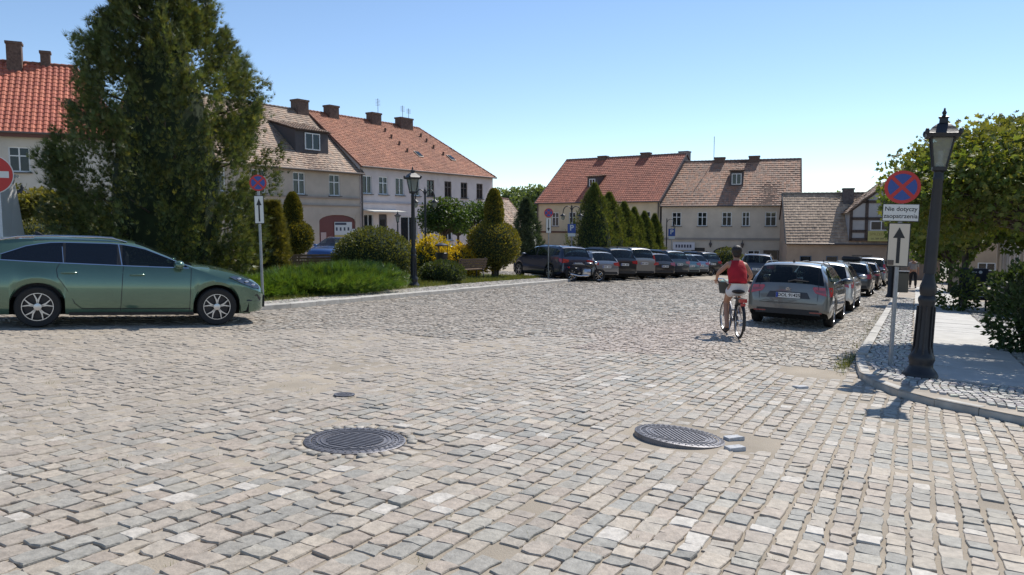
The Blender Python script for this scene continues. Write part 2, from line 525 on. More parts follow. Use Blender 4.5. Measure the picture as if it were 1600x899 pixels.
# kerbs ----------------------------------------------------------------------------------
KMAT = mat('kerb_stone', (.44, .415, .37), .75, var=.14, vscale=5, bump=.3, bscale=60, dirt=(.27, .25, .21), dscale=3, damount=.5)
def kerb(root, pts, width, h, seg, inner=1):
    """kerb stones laid along pts; the kerb lies to the inner side (+1 right of travel)"""
    pts = [Vector(p) for p in pts]
    for a, b in zip(pts[:-1], pts[1:]):
        l = (b - a).length; k = max(1, round(l / seg)); d = (b - a) / l; nn = Vector((d.y, -d.x)) * inner
        for i in range(k):
            p = a + d * (l * i / k + .004); q = a + d * (l * (i + 1) / k - .004)
            j = random.uniform(-.006, .006)
            ring = []
            for z, ins in ((-.08, 0), (h - .02, 0), (h, .02)):
                for v, s in ((p, ins), (q, ins), (q + nn * width, 0), (p + nn * width, 0)):
                    w = v + nn * s
                    ring.append((w.x, w.y, g(w.x, w.y) + z + (j if z > 0 else 0)))
            fs = [(8, 9, 10, 11)] + [(r0 + i_, r0 + (i_ + 1) % 4, r0 + 4 + (i_ + 1) % 4, r0 + 4 + i_) for r0 in (0, 4) for i_ in range(4)]
            MB().add(ring, fs).build('kerb_stone', KMAT, root)

def mosaic(name, parent, poly, pitch, dz, rng, ang, pal=(.42, .40, .365), ymax=60, excl=None):
    xs = [p[0] for p in poly]; ys = [p[1] for p in poly]
    cx, cy = sum(xs) / len(xs), sum(ys) / len(ys); ext = max(max(xs) - min(xs), max(ys) - min(ys)) * .75
    S, T, L, W = course_grid(-ext, ext, -ext, ext, pitch, pitch * .8, pitch * 1.25, rng, .05, 1.7)
    X = cx + math.cos(ang) * S - math.sin(ang) * T; Y = cy + math.sin(ang) * S + math.cos(ang) * T
    k = inside(poly, X, Y) & in_view(X, Y, 1) & (Y < ymax)
    if excl is not None: k &= ~excl(X, Y)
    X, Y, L, W = X[k], Y[k], L[k], W[k]; n = len(X)
    if n == 0: return
    V, F = stones_simple(X, Y, ang + rng.normal(0, .12, n), L / 2 - .005, W / 2 - .005, dz + rng.normal(0, .003, n), rng.normal(0, .03, (n, 2)), rng)
    C = np.array(pal) * rng.uniform(.72, 1.2, (n, 1)) * (1 + rng.normal(0, .03, (n, 3)))
    join_stones(name, V, F, C, SMAT, parent, False)

# right-hand pavement
pave = sheet('pavement', PAVE, .095, mat('pavement_sand', (.36, .31, .25), .95, var=.25, vscale=2.5, bump=.5, bscale=80))
tag(pave, 'raised pavement with pale slabs and mosaic stones along the right-hand street', kind='structure')
kp = [(11, 0), (6.6, 5.4), (5.2, 7.6), (4.72, 8.45), (4.58, 9.0), (4.58, 9.6), (4.72, 10.3), (5.08, 11.2), (5.5, 12.15)]
kerb(pave, kp[1:], .13, .10, .45)
kerb(pave, [street(0, 0), street(40, 0)], .17, .13, .95)
SLMAT = mat('concrete_slab', (.50, .48, .44), .8, var=.10, vscale=3, bump=.2, bscale=90, dirt=(.38, .36, .32), dscale=2.2, damount=.45)
def quad_slab(s0, s1, o0, o1, z, name='slab', m=None, parent=None):
    c = [street(s0, o0), street(s1, o0), street(s1, o1), street(s0, o1)]
    b = [(x, y, g(x, y) + z - .05) for x, y in c]; t = [(x, y, g(x, y) + z) for x, y in c]
    MB().add(b + t, [(4, 5, 6, 7), (0, 1, 5, 4), (1, 2, 6, 5), (2, 3, 7, 6), (3, 0, 4, 7)]).build(name, m or SLMAT, parent or pave)
s = -2.1
while s < 36:
    l = random.uniform(1.15, 1.5)
    quad_slab(s + .014, s + l - .014, .80 + random.uniform(0, .02), 2.25 + random.uniform(0, .03), .122 + random.uniform(-.005, .005))
    s += l
def off_slab(x, y):
    s = (x - K0.x) * D.x + (y - K0.y) * D.y; o = (x - K0.x) * N.x + (y - K0.y) * N.y
    return ((s > -2.15) & (o > .76) & (o < 2.30)) | ((s > -.2) & (o < .17))
mosaic('mosaic_stones', pave, [(4.85, 9.1), (5.35, 7.8), (7.2, 4.9), (13, 3), (26, 16), street(22, 6), street(22, .2), street(0, .2), (5.2, 11.1), (4.86, 10.2)],
       .085, .118, rng, ANG, excl=off_slab)

# planted island on the left
isl = sheet('island', ISLAND, .085, mat('bed_soil', (.085, .11, .04), .95, var=.4, vscale=3, bump=.8, bscale=30, dirt=(.20, .17, .10), dscale=.8, damount=.6))
tag(isl, 'raised planted island with a pale kerb and stone edge strip', kind='structure')
kerb(isl, [(-21, 8.4), (-6.6, 14.8), (-5.75, 15.3), (-4.9, 16.9), (2.9, 36.1), (2.7, 37.6), (1.2, 38.8)], .16, .13, .95, inner=-1)
kd = Vector((2.9 + 4.9, 36.1 - 16.9)).normalized(); kn = Vector((-kd.y, kd.x))
def along(s, o): 
    v = Vector((-4.9, 16.9)) + kd * s + kn * o
    return v.x, v.y
mosaic('strip_stones', isl, [along(-.6, .17), along(20.6, .17), along(20.4, 1.5), along(6.5, 1.35), along(-.6, .75)], .085, .115, rng, math.atan2(kd.y, kd.x), pal=(.47, .43, .37))

# manhole covers -------------------------------------------------------------------------
IRON = mat('cast_iron', (.16, .155, .165), .5, .55, var=.2, vscale=20, bump=.3, bscale=80)
def manhole(x, y, r, rz, label, tilt=None, lift=0.0):
    t = thing('manhole_cover', label, 'manhole cover')
    on_slope(t, x, y, rz, .006 + lift)
    if tilt: t.rotation_euler = (t.rotation_euler.to_matrix() @ Matrix.Rotation(tilt[0], 3, 'X') @ Matrix.Rotation(tilt[1], 3, 'Y')).to_euler()
    MB().lathe([(r, -.07), (r, .004), (r - .012, .010), (r * .86, .010), (r * .86, -.01)], n=48).build('frame', IRON, t, 40)
    MB().lathe([(r * .845, -.05), (r * .845, .004), (r * .835, .006), (0.0001, .006)], n=48).build('lid', IRON, t, 40)
    for rr_ in (.76, .67):
        m = MB(); R0, R1 = r * rr_, r * (rr_ - .035)
        m.lathe([(R0, .004), (R0, .012), (R1, .012), (R1, .004)], n=48); m.build('ring', IRON, t, 40)
    q = r * .56
    for i in range(-5, 6):
        xx = i * q / 5.6; hl = math.sqrt(max(q * q - xx * xx, .0004))
        MB().box((xx, 0, .0085), (.018, 2 * hl, .009)).build('rib', IRON, t)
    m = MB()
    for i in range(36):
        a = 2 * math.pi * i / 36
        m.box((r * .80 * math.cos(a), r * .80 * math.sin(a), .008), (.016, .016, .006), a)
    for i in range(44):
        a = 2 * math.pi * i / 44
        m.box((r * .93 * math.cos(a), r * .93 * math.sin(a), .0115), (.028, .012, .005), a)
    tag(m.build('studs', IRON, t), kind='stuff')
    return t
manhole(*CP[0], 1.15, 'round cast iron manhole cover lying flush, ringed by small setts')
manhole(*CP[1], .2, 'tilted round manhole cover standing proud of the sandy cobbles', tilt=(0, R(4.0)), lift=.010)
x, y = ground_at(538, 619)
manhole(x, y, .10, 0, 'tiny round iron valve cap in the sandy setts beyond the flush cover')
# ------------------------------------------------------------------ houses
GLASS_H = glass_mat('house_glass', (.02, .025, .03), .25)
WHITE = mat('white_paint', (.72, .72, .70), .5)
DARKROOM = mat('dark_interior', (.03, .03, .035), .9)
def plaster(name, c=(.5, .5, .5), d=None):
    return mat(name, c, .92, var=.07, vscale=1.2, bump=.25, bscale=30, dirt=d or tuple(k * .75 for k in c), dscale=.45, damount=.6)
BRICK = mat('chimney_brick', (.13, .085, .065), .9, var=.35, vscale=9, bump=.5, bscale=25)
ZINC = mat('zinc', (.12, .10, .09), .5, .4)

def holed_wall(W, H, z0, rects, t=.14):
    """front wall in the plane y=0 with openings and their reveals; rects x0,x1,z0,z1"""
    m = MB()
    xs = sorted({0, W} | {r[0] for r in rects} | {r[1] for r in rects}); zs = sorted({z0, H} | {r[2] for r in rects} | {r[3] for r in rects})
    for a, b in zip(xs[:-1], xs[1:]):
        for c, d in zip(zs[:-1], zs[1:]):
            mx, mz = (a + b) / 2, (c + d) / 2
            if any(r[0] < mx < r[1] and r[2] < mz < r[3] for r in rects): continue
            m.add([(a, 0, c), (b, 0, c), (b, 0, d), (a, 0, d)], [(0, 1, 2, 3)])
    for x0, x1, c, d in rects:
        m.add([(x0, 0, c), (x1, 0, c), (x1, 0, d), (x0, 0, d), (x0, t, c), (x1, t, c), (x1, t, d), (x0, t, d)],
              [(0, 1, 5, 4), (1, 2, 6, 5), (2, 3, 7, 6), (3, 0, 4, 7)])
    return m

def window(root, x0, x1, z0, z1, style='cross', fm=None, blind=None, sill=True, y=.09, surround=None):
    fm = fm or WHITE; w = x1 - x0; h = z1 - z0
    f = MB(); b = .075
    f.box((x0 + b / 2, y, (z0 + z1) / 2), (b, .07, h)); f.box((x1 - b / 2, y, (z0 + z1) / 2), (b, .07, h))
    f.box(((x0 + x1) / 2, y, z0 + b / 2), (w - 2 * b, .07, b)); f.box(((x0 + x1) / 2, y, z1 - b / 2), (w - 2 * b, .07, b))
    if 'cross' in style or style == 'two': f.box(((x0 + x1) / 2, y - .002, (z0 + z1) / 2), (.07, .07, h - 2 * b))
    if 'cross' in style: f.box(((x0 + x1) / 2, y + .002, z0 + h * .64), (w - 2 * b, .07, .06))
    o = f.build('window', fm, root)
    MB().box(((x0 + x1) / 2, y + .02, (z0 + z1) / 2), (w - .02, .012, h - .02)).build('pane', GLASS_H, o)
    if blind:
        MB().box(((x0 + x1) / 2, y + .10, z1 - h * blind[1] / 2), (w - .02, .02, h * blind[1])).build('curtain', blind[0], o)
    if sill: MB().box(((x0 + x1) / 2, -.04, z0 - .035), (w + .16, .2, .06)).build('sill', surround or ZINC, o)
    return o

def tiles(name, m, parent, e0, e1, up, clipf, tw, tl, rng, pal, roll=.03, jit=.004, colvar=.18, sag=.0):
    """tiles laid in courses: e0->e1 the eaves line, up the vector from eaves to ridge; clipf(u,v) tells where the roof is"""
    e0, e1, up = Vector(e0), Vector(e1), Vector(up)
    U = (e1 - e0); lu = U.length; U = U / lu; lv = up.length; Vv = up / lv; Nn = U.cross(Vv).normalized()
    if Nn.z < 0: Nn = -Nn
    nu = int(lu / tw) + 8; nv = int(lv / tl) + 1
    uu, vv = np.meshgrid((np.arange(nu) - 4 + .5) * tw, np.arange(nv) * (lv / nv) )
    uu = uu.ravel(); vv = vv.ravel()
    k = clipf(uu / lu, (vv + tl / 2) / lv); uu, vv = uu[k], vv[k]; n = len(uu)
    pr = np.array([[-.5, 0], [-.22, roll], [.12, roll * .9], [.3, .0], [.5, 0]]) if roll > .012 else np.array([[-.49, 0], [-.2, .004], [.2, .004], [.49, 0]])
    p = len(pr)
    u_ = np.concatenate([pr[:, 0]] * 3) * tw
    v_ = np.concatenate([np.full(p, 0), np.full(p, 0), np.full(p, tl * 1.08)])
    n_ = np.concatenate([pr[:, 1] + .012, pr[:, 1] + .04, pr[:, 1] + .008])
    jn = rng.normal(0, jit, (n, 1)); ja = rng.normal(0, jit * .8, (n, 1)); jv = rng.normal(0, jit * 1.5, (n, 1))
    UU = uu[:, None] + u_[None]; VV = vv[:, None] + v_[None] + jv; NN = n_[None] + jn + ja * (u_[None] / tw) * 2
    if sag: NN = NN + sag * (vnoise(uu, vv, 2.5, 21) - .5)[:, None] * 2
    P = np.array(e0)[None, None] + UU[..., None] * np.array(U) + VV[..., None] * np.array(Vv) + NN[..., None] * np.array(Nn)
    F = []
    for r0 in (0, p):
        for i in range(p - 1): F.append((r0 + i, r0 + i + 1, r0 + p + i + 1, r0 + p + i))
    F = (np.array(F)[None] + (np.arange(n) * 3 * p)[:, None, None]).reshape(-1, 4)
    pal = np.array(pal); c = pal[rng.integers(0, len(pal), n)] * rng.uniform(1 - colvar, 1 + colvar, (n, 1))
    c = c * (1 + .25 * (vnoise(uu, vv, 1.6, 31) - .5))[:, None]
    o = np_mesh(name, P.reshape(-1, 3), F, m, parent, np.repeat(c, 3 * p, 0), False)
    return tag(o, kind='stuff')
TILE = mat('roof_tile', attr=True, rough=.75, var=.14, vscale=5, bump=.2, bscale=30)

def house(name, label, origin, d, width, depth, zb, ze, zr, wm, pal, wins=(), tw=.24, tl=.25, roll=.03, jit=.004, over=.35,
          hipl=0.0, hipr=0.0, holes=(), ridge_cap=(.16, .07, .05), sag=0.0, colvar=.18, side_over=.12, gable_mat=None):
    """x along the front, y into the depth; heights are absolute; windows (x,z0,w,h,style,...)"""
    t = thing(name, label, 'house', (origin[0], origin[1], 0), math.atan2(d[1], d[0]))
    rects = [(x - w / 2, x + w / 2, z, z + h) for (x, z, w, h, *_) in wins] + list(holes)
    m = holed_wall(width, ze, zb, rects); m.build('wall', wm, t)
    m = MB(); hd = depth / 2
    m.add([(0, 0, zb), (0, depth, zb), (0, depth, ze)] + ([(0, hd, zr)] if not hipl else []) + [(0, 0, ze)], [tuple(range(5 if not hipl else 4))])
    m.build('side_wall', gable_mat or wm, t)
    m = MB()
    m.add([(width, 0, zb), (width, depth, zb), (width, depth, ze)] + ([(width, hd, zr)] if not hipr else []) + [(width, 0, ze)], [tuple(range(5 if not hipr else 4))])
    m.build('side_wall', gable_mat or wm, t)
    MB().add([(0, depth, zb), (width, depth, zb), (width, depth, ze), (0, depth, ze)], [(0, 1, 2, 3)]).build('back_wall', wm, t)
    MB().add([(.02, .6, zb), (width - .02, .6, zb), (width - .02, .6, ze), (.02, .6, ze)], [(0, 1, 2, 3)]).build('room', DARKROOM, t)
    for (x, z, w, h, *st) in wins:
        window(t, x - w / 2, x + w / 2, z, z + h, *st)
    # roof: boards under the tiles, then tiles
    k = (zr - ze) / hd; oz = over * k; so = side_over
    A = (-so, -over, ze - oz); B = (width + so, -over, ze - oz); Cc = (width + so - hipr, hd, zr); Dd = (-so + hipl, hd, zr)
    b2 = (width + so, depth + over, ze - oz); a2 = (-so, depth + over, ze - oz)
    rm = mat('roof_board', (.09, .05, .035), .9)
    rf = MB().add([A, B, Cc, Dd, b2, a2], [(0, 1, 2, 3), (4, 5, 3, 2)] + ([(0, 3, 5)] if hipl else []) + ([(1, 4, 2)] if hipr else [])).build('roof', rm, t)
    rng = np.random.default_rng(len(label))
    Lu = width + 2 * so
    def cl(u, v): return (u > v * hipl / Lu) & (u < 1 - v * hipr / Lu) & (v < 1)
    tiles('roof_tiles', TILE, rf, A, B, (0, hd + over, zr - ze + oz), cl, tw, tl, rng, pal, roll, jit, colvar, sag)
    if hipr:
        def ch(u, v): return (u > v * .5) & (u < 1 - v * .5)
        tiles('hip_tiles', TILE, rf, B, b2, (-hipr, 0, zr - ze + oz), ch, tw, tl, rng, pal, roll, jit, colvar)
    if hipl:
        def ch(u, v): return (u > v * .5) & (u < 1 - v * .5)
        tiles('hip_tiles', TILE, rf, a2, A, (hipl, 0, zr - ze + oz), ch, tw, tl, rng, pal, roll, jit, colvar)
    cm = mat('ridge_' + name, ridge_cap, .8, var=.2, vscale=4)
    def cap(p, q, r=.11):
        p, q = Vector(p), Vector(q); l = (q - p).length; n = max(2, int(l / .36)); m = MB()
        for i in range(n):
            a = p + (q - p) * (i / n); b = p + (q - p) * ((i + 1.08) / n)
            m.tube([a + Vector((0, 0, .035)), b + Vector((0, 0, .02))], [r * 1.08, r * .95], 7)
        tag(m.build('ridge_tiles', cm, rf, 60), kind='stuff')
    cap(Dd, Cc)
    if hipr: cap(Cc, B, .09)
    else: cap(Cc, B, .07)
    if hipl: cap(Dd, A, .09)
    else: cap(Dd, A, .07)
    gy = -over - .05
    MB().tube([(-so, gy, ze - oz + .01), (width + so, gy, ze - oz - .01)], .065, 8).build('gutter', ZINC, t)
    t['_k'] = k; t['_ze'] = ze; t['_zr'] = zr; t['_hd'] = hd
    return t

def chimney(t, x, y, w, d, z0, z1, m=None):
    m = m or BRICK
    c = MB().box((x, y, (z0 + z1 - .14) / 2), (w, d, z1 - z0 - .14)).build('chimney', m, t)
    MB().box((x, y, z1 - .07), (w + .1, d + .1, .14)).build('cap', m, c)
    return c
def antenna(t, x, y, z0, h):
    a = MB().tube([(x, y, z0), (x, y, z0 + h)], .022, 6)
    for k in range(5):
        a.tube([(x - .28, y, z0 + h * (.55 + .09 * k)), (x + .28, y, z0 + h * (.55 + .09 * k))], .012, 5)
    a.build('antenna', ZINC, t)
def dormer(t, x, w, z0, h, depth_back, wallm, roofpal, flat=True, glass=None, rise=.5):
    """shed or gabled dormer on the front slope; z0 its sill height"""
    k = t['_k']; y0 = (z0 - t['_ze']) / k
    d = depth_back
    m = MB().add([(x - w / 2, y0, z0), (x + w / 2, y0, z0), (x + w / 2, y0, z0 + h), (x - w / 2, y0, z0 + h),
                  (x - w / 2, y0 + d, z0 + d * k), (x + w / 2, y0 + d, z0 + d * k)],
                 [(0, 3, 4), (1, 5, 2), (0, 1, 2, 3)])
    o = m.build('dormer', wallm, t)
    dz = .12
    a = Vector((x - w / 2 - dz, y0 - .2, z0 + h - .02)); b = Vector((x + w / 2 + dz, y0 - .2, z0 + h - .02))
    back = Vector((0, d + .25, max(d * k - h, .1) + .1))
    rb = MB().add([a, b, b + back, a + back, a + Vector((0, 0, .06)), b + Vector((0, 0, .06)), b + back + Vector((0, 0, .06)), a + back + Vector((0, 0, .06))],
             [(0, 1, 2, 3), (4, 5, 6, 7), (0, 1, 5, 4), (1, 2, 6, 5), (3, 0, 4, 7)]).build('dormer_roof', mat('roof_board', (.09, .05, .035), .9), o)
    tiles('roof_tiles', TILE, rb, a + Vector((0, 0, .065)), b + Vector((0, 0, .065)), back, lambda u, v: (u > 0) & (u < 1) & (v < 1), .22, .24, np.random.default_rng(4), roofpal, .03)
    ww = glass or (w * .55, h * .72)
    f = MB(); hw, hh = ww[0] / 2, ww[1]; zc = z0 + h * .16
    for xx in (-hw, 0, hw): f.box((x + xx, y0 - .04, zc + hh / 2), (.07, .07, hh))
    for zz in (0, hh): f.box((x, y0 - .042, zc + zz), (ww[0] + .07, .07, .07))
    wo_ = f.build('window', WHITE, o)
    MB().box((x, y0 - .015, zc + hh / 2), (ww[0], .02, hh)).build('pane', GLASS_H, o)
    return o

p_dir = Vector((.555, .832)); q_dir = Vector((.832, -.555))
GREYC = mat('net_curtain', (.50, .50, .52), .9, var=.15, vscale=8)
RED = [(.30, .085, .045), (.34, .10, .055), (.27, .075, .045)]
RUST = [(.37, .150, .085), (.40, .170, .095), (.34, .135, .078)]
BROWN = [(0.300, 0.217, 0.158), (0.360, 0.262, 0.188), (0.255, 0.180, 0.135), (0.390, 0.255, 0.173)]
MIX = [(.38, .205, .13), (.34, .205, .138), (.42, .215, .128), (.31, .195, .135)]

# pink house, its front running away to the right
WF = ('cross', WHITE)
wins = []
for i, x in enumerate((.75, 2.5, 4.35, 6.25, 8.1, 10.4, 12.65, 14.95)):
    dark = i >= 4
    wins.append((x, 3.85, .95 if dark else 1.0, 1.36, 'two' if i in (0, 2, 3) else 'cross', mat('brown_frame', (.10, .075, .06), .5) if dark else WHITE,
                 (GREYC, (.35, .9, .3, .95, .6, .5, .4, .95)[i]) if i != 5 else (mat('roller_blind', (.2, .17, .15), .8), .9)))
wins += [(.85, -.1, 1.0, 2.45, 'two', mat('shop_frame', (.55, .56, .55), .5), None, False), (5.4, -.1, 2.0, 2.3, 'two', mat('shop_frame'), None, False),
         (10.4, .2, 1.1, 1.6, 'cross', WHITE), (13.5, .2, 1.1, 1.6, 'cross', WHITE)]
pink = house('pink_house', 'pale pink two-storey house with a long red tiled hipped roof', (-11.2, 57), p_dir, 17, 11, -3.2, 6.04, 10.27,
             plaster('pink_plaster', (.66, .575, .545)), RUST, wins, .25, .24, .03, over=.3, hipr=4.0, ridge_cap=(.22, .09, .055), holes=[(1.95, 2.85, -1.3, 2.35)])
dm = mat('door_dark', (.05, .045, .05), .5)
dd = MB().box((2.4, .1, .5), (.9, .06, 3.7)).build('door', dm, pink)
MB().box((2.4, .06, 1.2), (.5, .03, 1.5)).build('pane', GLASS_H, dd)
MB().box((2.05, -.55, 2.58), (3.6, 1.1, .08), tilt=Matrix.Rotation(R(7), 3, 'X')).build('canopy', mat('canopy', (.62, .60, .55), .6), pink)
MB().box((8.5, -.05, 3.2), (17.0, .1, .1)).build('string_course', plaster('pink_trim', (.44, .38, .37)), pink)
MB().box((8.5, -.03, -1.75), (17.04, .06, 2.3)).build('plinth', plaster('plinth_orange', (.36, .19, .12)), pink)
MB().tube([(.12, -.1, 5.6), (.12, -.1, -2.6)], .06, 8).build('downpipe', ZINC, pink)
for x, w in ((2.3, 1.0), (7.1, 1.1), (10.9, 1.6)):
    chimney(pink, x, 5.3, w, .7, 9.6, 10.95)
antenna(pink, 7.5, 5.2, 10.9, 1.3); antenna(pink, 10.6, 5.2, 10.9, 1.1); antenna(pink, 11.4, 5.2, 10.9, .95)
for x, zz in ((7.3, 9.3), (7.2, 8.7), (7.3, 8.1), (7.4, 7.5), (11.9, 9.3), (11.9, 8.8), (11.9, 8.2), (12.3, 7.6)):
    yy = (zz - 6.04) / pink['_k']
    MB().tube([(x, yy, zz), (x, yy - .05, zz + .35)], .09, 8).build('roof_vent', BRICK, pink)
for x, zz in ((8.6, 7.35), (13.0, 7.35)):
    yy = (zz - 6.04) / pink['_k']
    f = MB().box((x, yy, zz + .08), (.6, .8, .1), tilt=Matrix.Rotation(math.atan(pink['_k']), 3, 'X')).build('skylight', ZINC, pink)
    MB().box((x, yy - .04, zz + .14), (.46, .64, .03), tilt=Matrix.Rotation(math.atan(pink['_k']), 3, 'X')).build('pane', GLASS_H, f)

# brown-roofed house on the same front line, to its left
o = Vector((-11.2, 57)) - p_dir * 14.0
wins = [(14 - x, 3.6, 1.05, 1.5, 'cross', WHITE, (GREYC, .9)) for x in (2.5, 5.7, 9.0, 12.0)]
wins += [(14 - 10.5, .2, 1.2, 1.6, 'cross', WHITE)]
tan = house('tan_house', 'tan plastered house with weathered brown tile roof and dormer', (o.x, o.y), p_dir, 13.97, 11, -3.2, 5.57, 10.2,
            plaster('tan_plaster', (.52, .43, .345)), BROWN, wins, .2, .26, .008, .004, over=.35, ridge_cap=(.15, .11, .085), sag=.03, colvar=.12, holes=[(14 - 4.0, 14 - .5, -2.0, 2.25)])
MB().box((6.98, -.05, 3.45), (13.94, .1, .12)).build('string_course', plaster('tan_trim', (.34, .27, .22)), tan)
MB().box((6.98, -.06, 2.9), (13.94, .08, .06)).build('string_course', plaster('tan_trim'), tan)
MB().box((4.9, -.03, -2.3), (9.9, .06, 1.6)).build('plinth', plaster('plinth_orange'), tan)
# arched gateway with posters
xc = 14 - 2.25; pts = [(xc - 1.75, .08, -2.6), (xc + 1.75, .08, -2.6), (xc + 1.75, .08, 1.75)]
pts += [(xc + 1.75 * math.cos(a), .08, 1.75 + .5 * math.sin(a)) for a in [math.pi * i / 10 for i in range(1, 10)]] + [(xc - 1.75, .08, 1.75)]
gate = MB().poly(pts, (0, 1, 0), .05).build('gate', mat('gate_red', (.17, .055, .045), .7), tan)
arch = []
for i in range(11):
    a = math.pi * i / 10; arch.append((xc + 1.76 * math.cos(a), 1.76 + .5 * math.sin(a)))
m = MB()
for (x0, z0), (x1, z1) in zip(arch[:-1], arch[1:]):
    m.add([(x0, 0.02, z0), (x1, .02, z1), (x1, .02, 2.26), (x0, .02, 2.26)], [(0, 1, 2, 3)])
m.build('arch_wall', plaster('tan_plaster'), tan)
MB().box((xc + .55, .04, 1.0), (1.7, .02, 1.5)).build('poster_board', mat('poster_white', (.62, .62, .60), .6), gate)
MB().box((xc + .45, .028, .6), (1.5, .01, .45)).build('poster', mat('poster_yellow', (.5, .37, .12), .6), gate)
for i in range(4): MB().box((xc - .1 + i * .38, .028, 1.25), (.16, .01, .24)).build('poster', mat('poster_dark', (.05, .06, .09), .6), gate)
MB().box((xc + .3, .028, 1.62), (1.1, .01, .16)).build('poster', mat('poster_dark'), gate)
MB().box((xc - 1.35, .04, .65), (.5, .02, .75)).build('poster', mat('poster_pink', (.5, .36, .33), .6), gate)
MB().box((xc + 1.5, .04, .8), (.45, .02, .9)).build('poster', mat('poster_white'), gate)
MB().box((14 - 5.2, -.03, .35), (1.3, .04, .9)).build('notice', mat('notice', (.5, .46, .4), .7), tan)
chimney(tan, 13.2, 5.4, 1.05, .8, 9.4, 11.0)
dormer(tan, 10.6, 3.0, 6.6, 1.5, 2.6, mat('dormer_wall', (.08, .07, .07), .8), BROWN, glass=(1.3, 1.1))

# left house with bright tiles
ld = Vector((.9, .436)); lo = Vector((-25.9, 42)) - ld * 12
wins = [(x, 4.4, 1.0, 1.35, 'cross', WHITE, (GREYC, .95)) for x in (7.4, 9.4, 11.35, 13.2)] + [(x, .9, 1.1, 1.5, 'cross', WHITE, (GREYC, .9)) for x in (8.2, 11.2, 13.6)]
left = house('orange_roof_house', 'cream house with bright orange pantile roof behind the big conifer', (lo.x, lo.y), ld, 16.6, 9, -3, 6.75, 10.95,
             plaster('cream_plaster', (.60, .55, .47)), [(.45, .13, .075), (.49, .15, .085), (.41, .115, .07)], wins, .30, .37, .05, .002, over=.3, hipr=2.8, ridge_cap=(.22, .08, .05), colvar=.08)
chimney(left, 10.9, 4.2, .75, .7, 10.2, 12.05); chimney(left, 12.4, 4.6, .5, .5, 10.2, 11.75)
MB().box((8.3, -.32, 6.35), (16.7, .04, .22)).build('fascia', mat('fascia', (.13, .045, .03), .6), left)

# far side of the square
f1 = Vector((.825, -.565)).normalized()
ow = mat('old_frame', (.20, .18, .16), .6)
wins = [(x, 1.35, .85, 1.5, 'cross', WHITE, (GREYC, .8)) for x in (2.3, 4.4, 6.6, 8.8, 11.0, 12.9)] + [(6.2, -2.6, 2.6, 1.5, 'two', ow, None, False), (11.5, -2.4, 1.2, 1.5, 'cross', WHITE)]
h1 = house('yellow_house', 'yellow-beige house with dark red pantile roof at the far side of the square', (2.75, 84.2), f1, 14.35, 13, -5, 4.08, 8.93,
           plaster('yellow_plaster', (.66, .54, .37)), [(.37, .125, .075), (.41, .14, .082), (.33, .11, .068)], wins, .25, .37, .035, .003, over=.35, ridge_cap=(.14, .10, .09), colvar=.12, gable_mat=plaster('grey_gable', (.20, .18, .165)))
MB().box((7.17, -.05, .75), (14.3, .1, .16)).build('string_course', mat('fascia'), h1)
MB().tube([(.12, -.1, 3.8), (.12, -.1, -3.4)], .06, 8).build('downpipe', ZINC, h1)
MB().tube([(14.2, -.1, 3.8), (14.2, -.1, -3.4)], .06, 8).build('downpipe', ZINC, h1)
chimney(h1, 4.6, 6.5, 1.0, .7, 8.4, 9.2); chimney(h1, 9.8, 6.5, 1.0, .7, 8.4, 9.3); chimney(h1, 13.8, 7.5, 1.0, .9, 7.5, 9.3, plaster('grey_gable'))
dormer(h1, 5.8, 1.25, 5.45, 1.15, 1.7, mat('dormer_wall'), MIX, glass=(.62, .72))
f2 = Vector((.945, -.327)).normalized()
wins = [(x, 1.4, .9, 1.36, 'cross', WHITE, (GREYC, .5)) for x in (1.45, 3.9, 6.2)] + [(7.95, 1.4, .7, 1.36, 'cross', WHITE, (mat('blue_curtain', (.22, .28, .4), .9), .9)), (10.2, 1.4, 1.0, 1.36, 'cross', WHITE, (GREYC, .5)), (11.9, 1.4, .95, 1.36, 'cross', WHITE, (GREYC, .4))]
wins += [(10.9, -2.6, 2.6, 1.75, 'two', ow, None, False), (8.75, -2.9, 1.1, 2.0, 'two', WHITE, None, False)]
h2 = house('beige_house', 'beige two-storey house with mottled brown-red roof, dormer and arched gate', (14.75, 76.0), f2, 12.75, 12, -5, 3.55, 8.05,
           plaster('beige_plaster', (.60, .515, .41)), MIX, wins, .2, .36, .008, .004, over=.3, ridge_cap=(.14, .10, .085), sag=.04, colvar=.14, holes=[(5.0, 7.4, -3.5, -.6), (2.9, 4.2, -3.5, -.7)], gable_mat=mat('gable_brick', (.20, .13, .10), .9, var=.35, vscale=3, bump=.4, bscale=12))
MB().box((6.37, -.05, .15), (12.7, .1, .22)).build('string_course', plaster('beige_trim', (.33, .29, .25)), h2)
gm = mat('gate_black', (.035, .028, .025), .6)
MB().box((6.2, .1, -2.1), (2.4, .06, 3.0)).build('gate', gm, h2); MB().box((3.55, .1, -2.1), (1.3, .06, 2.8)).build('door', gm, h2)
m = MB(); arch = [(6.2 + 1.2 * math.cos(math.pi * i / 10), -1.15 + .55 * math.sin(math.pi * i / 10)) for i in range(11)]
for (x0, z0), (x1, z1) in zip(arch[:-1], arch[1:]): m.add([(x0, .02, z0), (x1, .02, z1), (x1, .02, -.59), (x0, .02, -.59)], [(0, 1, 2, 3)])
m.build('arch_wall', plaster('beige_plaster'), h2)
sb_ = MB().box((2.2, -.12, -.55), (2.1, .06, .75)).build('shop_sign', mat('sign_white', (.62, .60, .62), .5), h2)
for i in range(6): MB().box((1.5 + i * .27, -.155, -.55), (.17, .01, .3)).build('letter_block', mat('sign_ink', (.06, .06, .09), .6), sb_)
chimney(h2, 5.0, 6, 1.05, .7, 7.5, 8.45); chimney(h2, 8.4, 6, 1.05, .7, 7.6, 8.5)
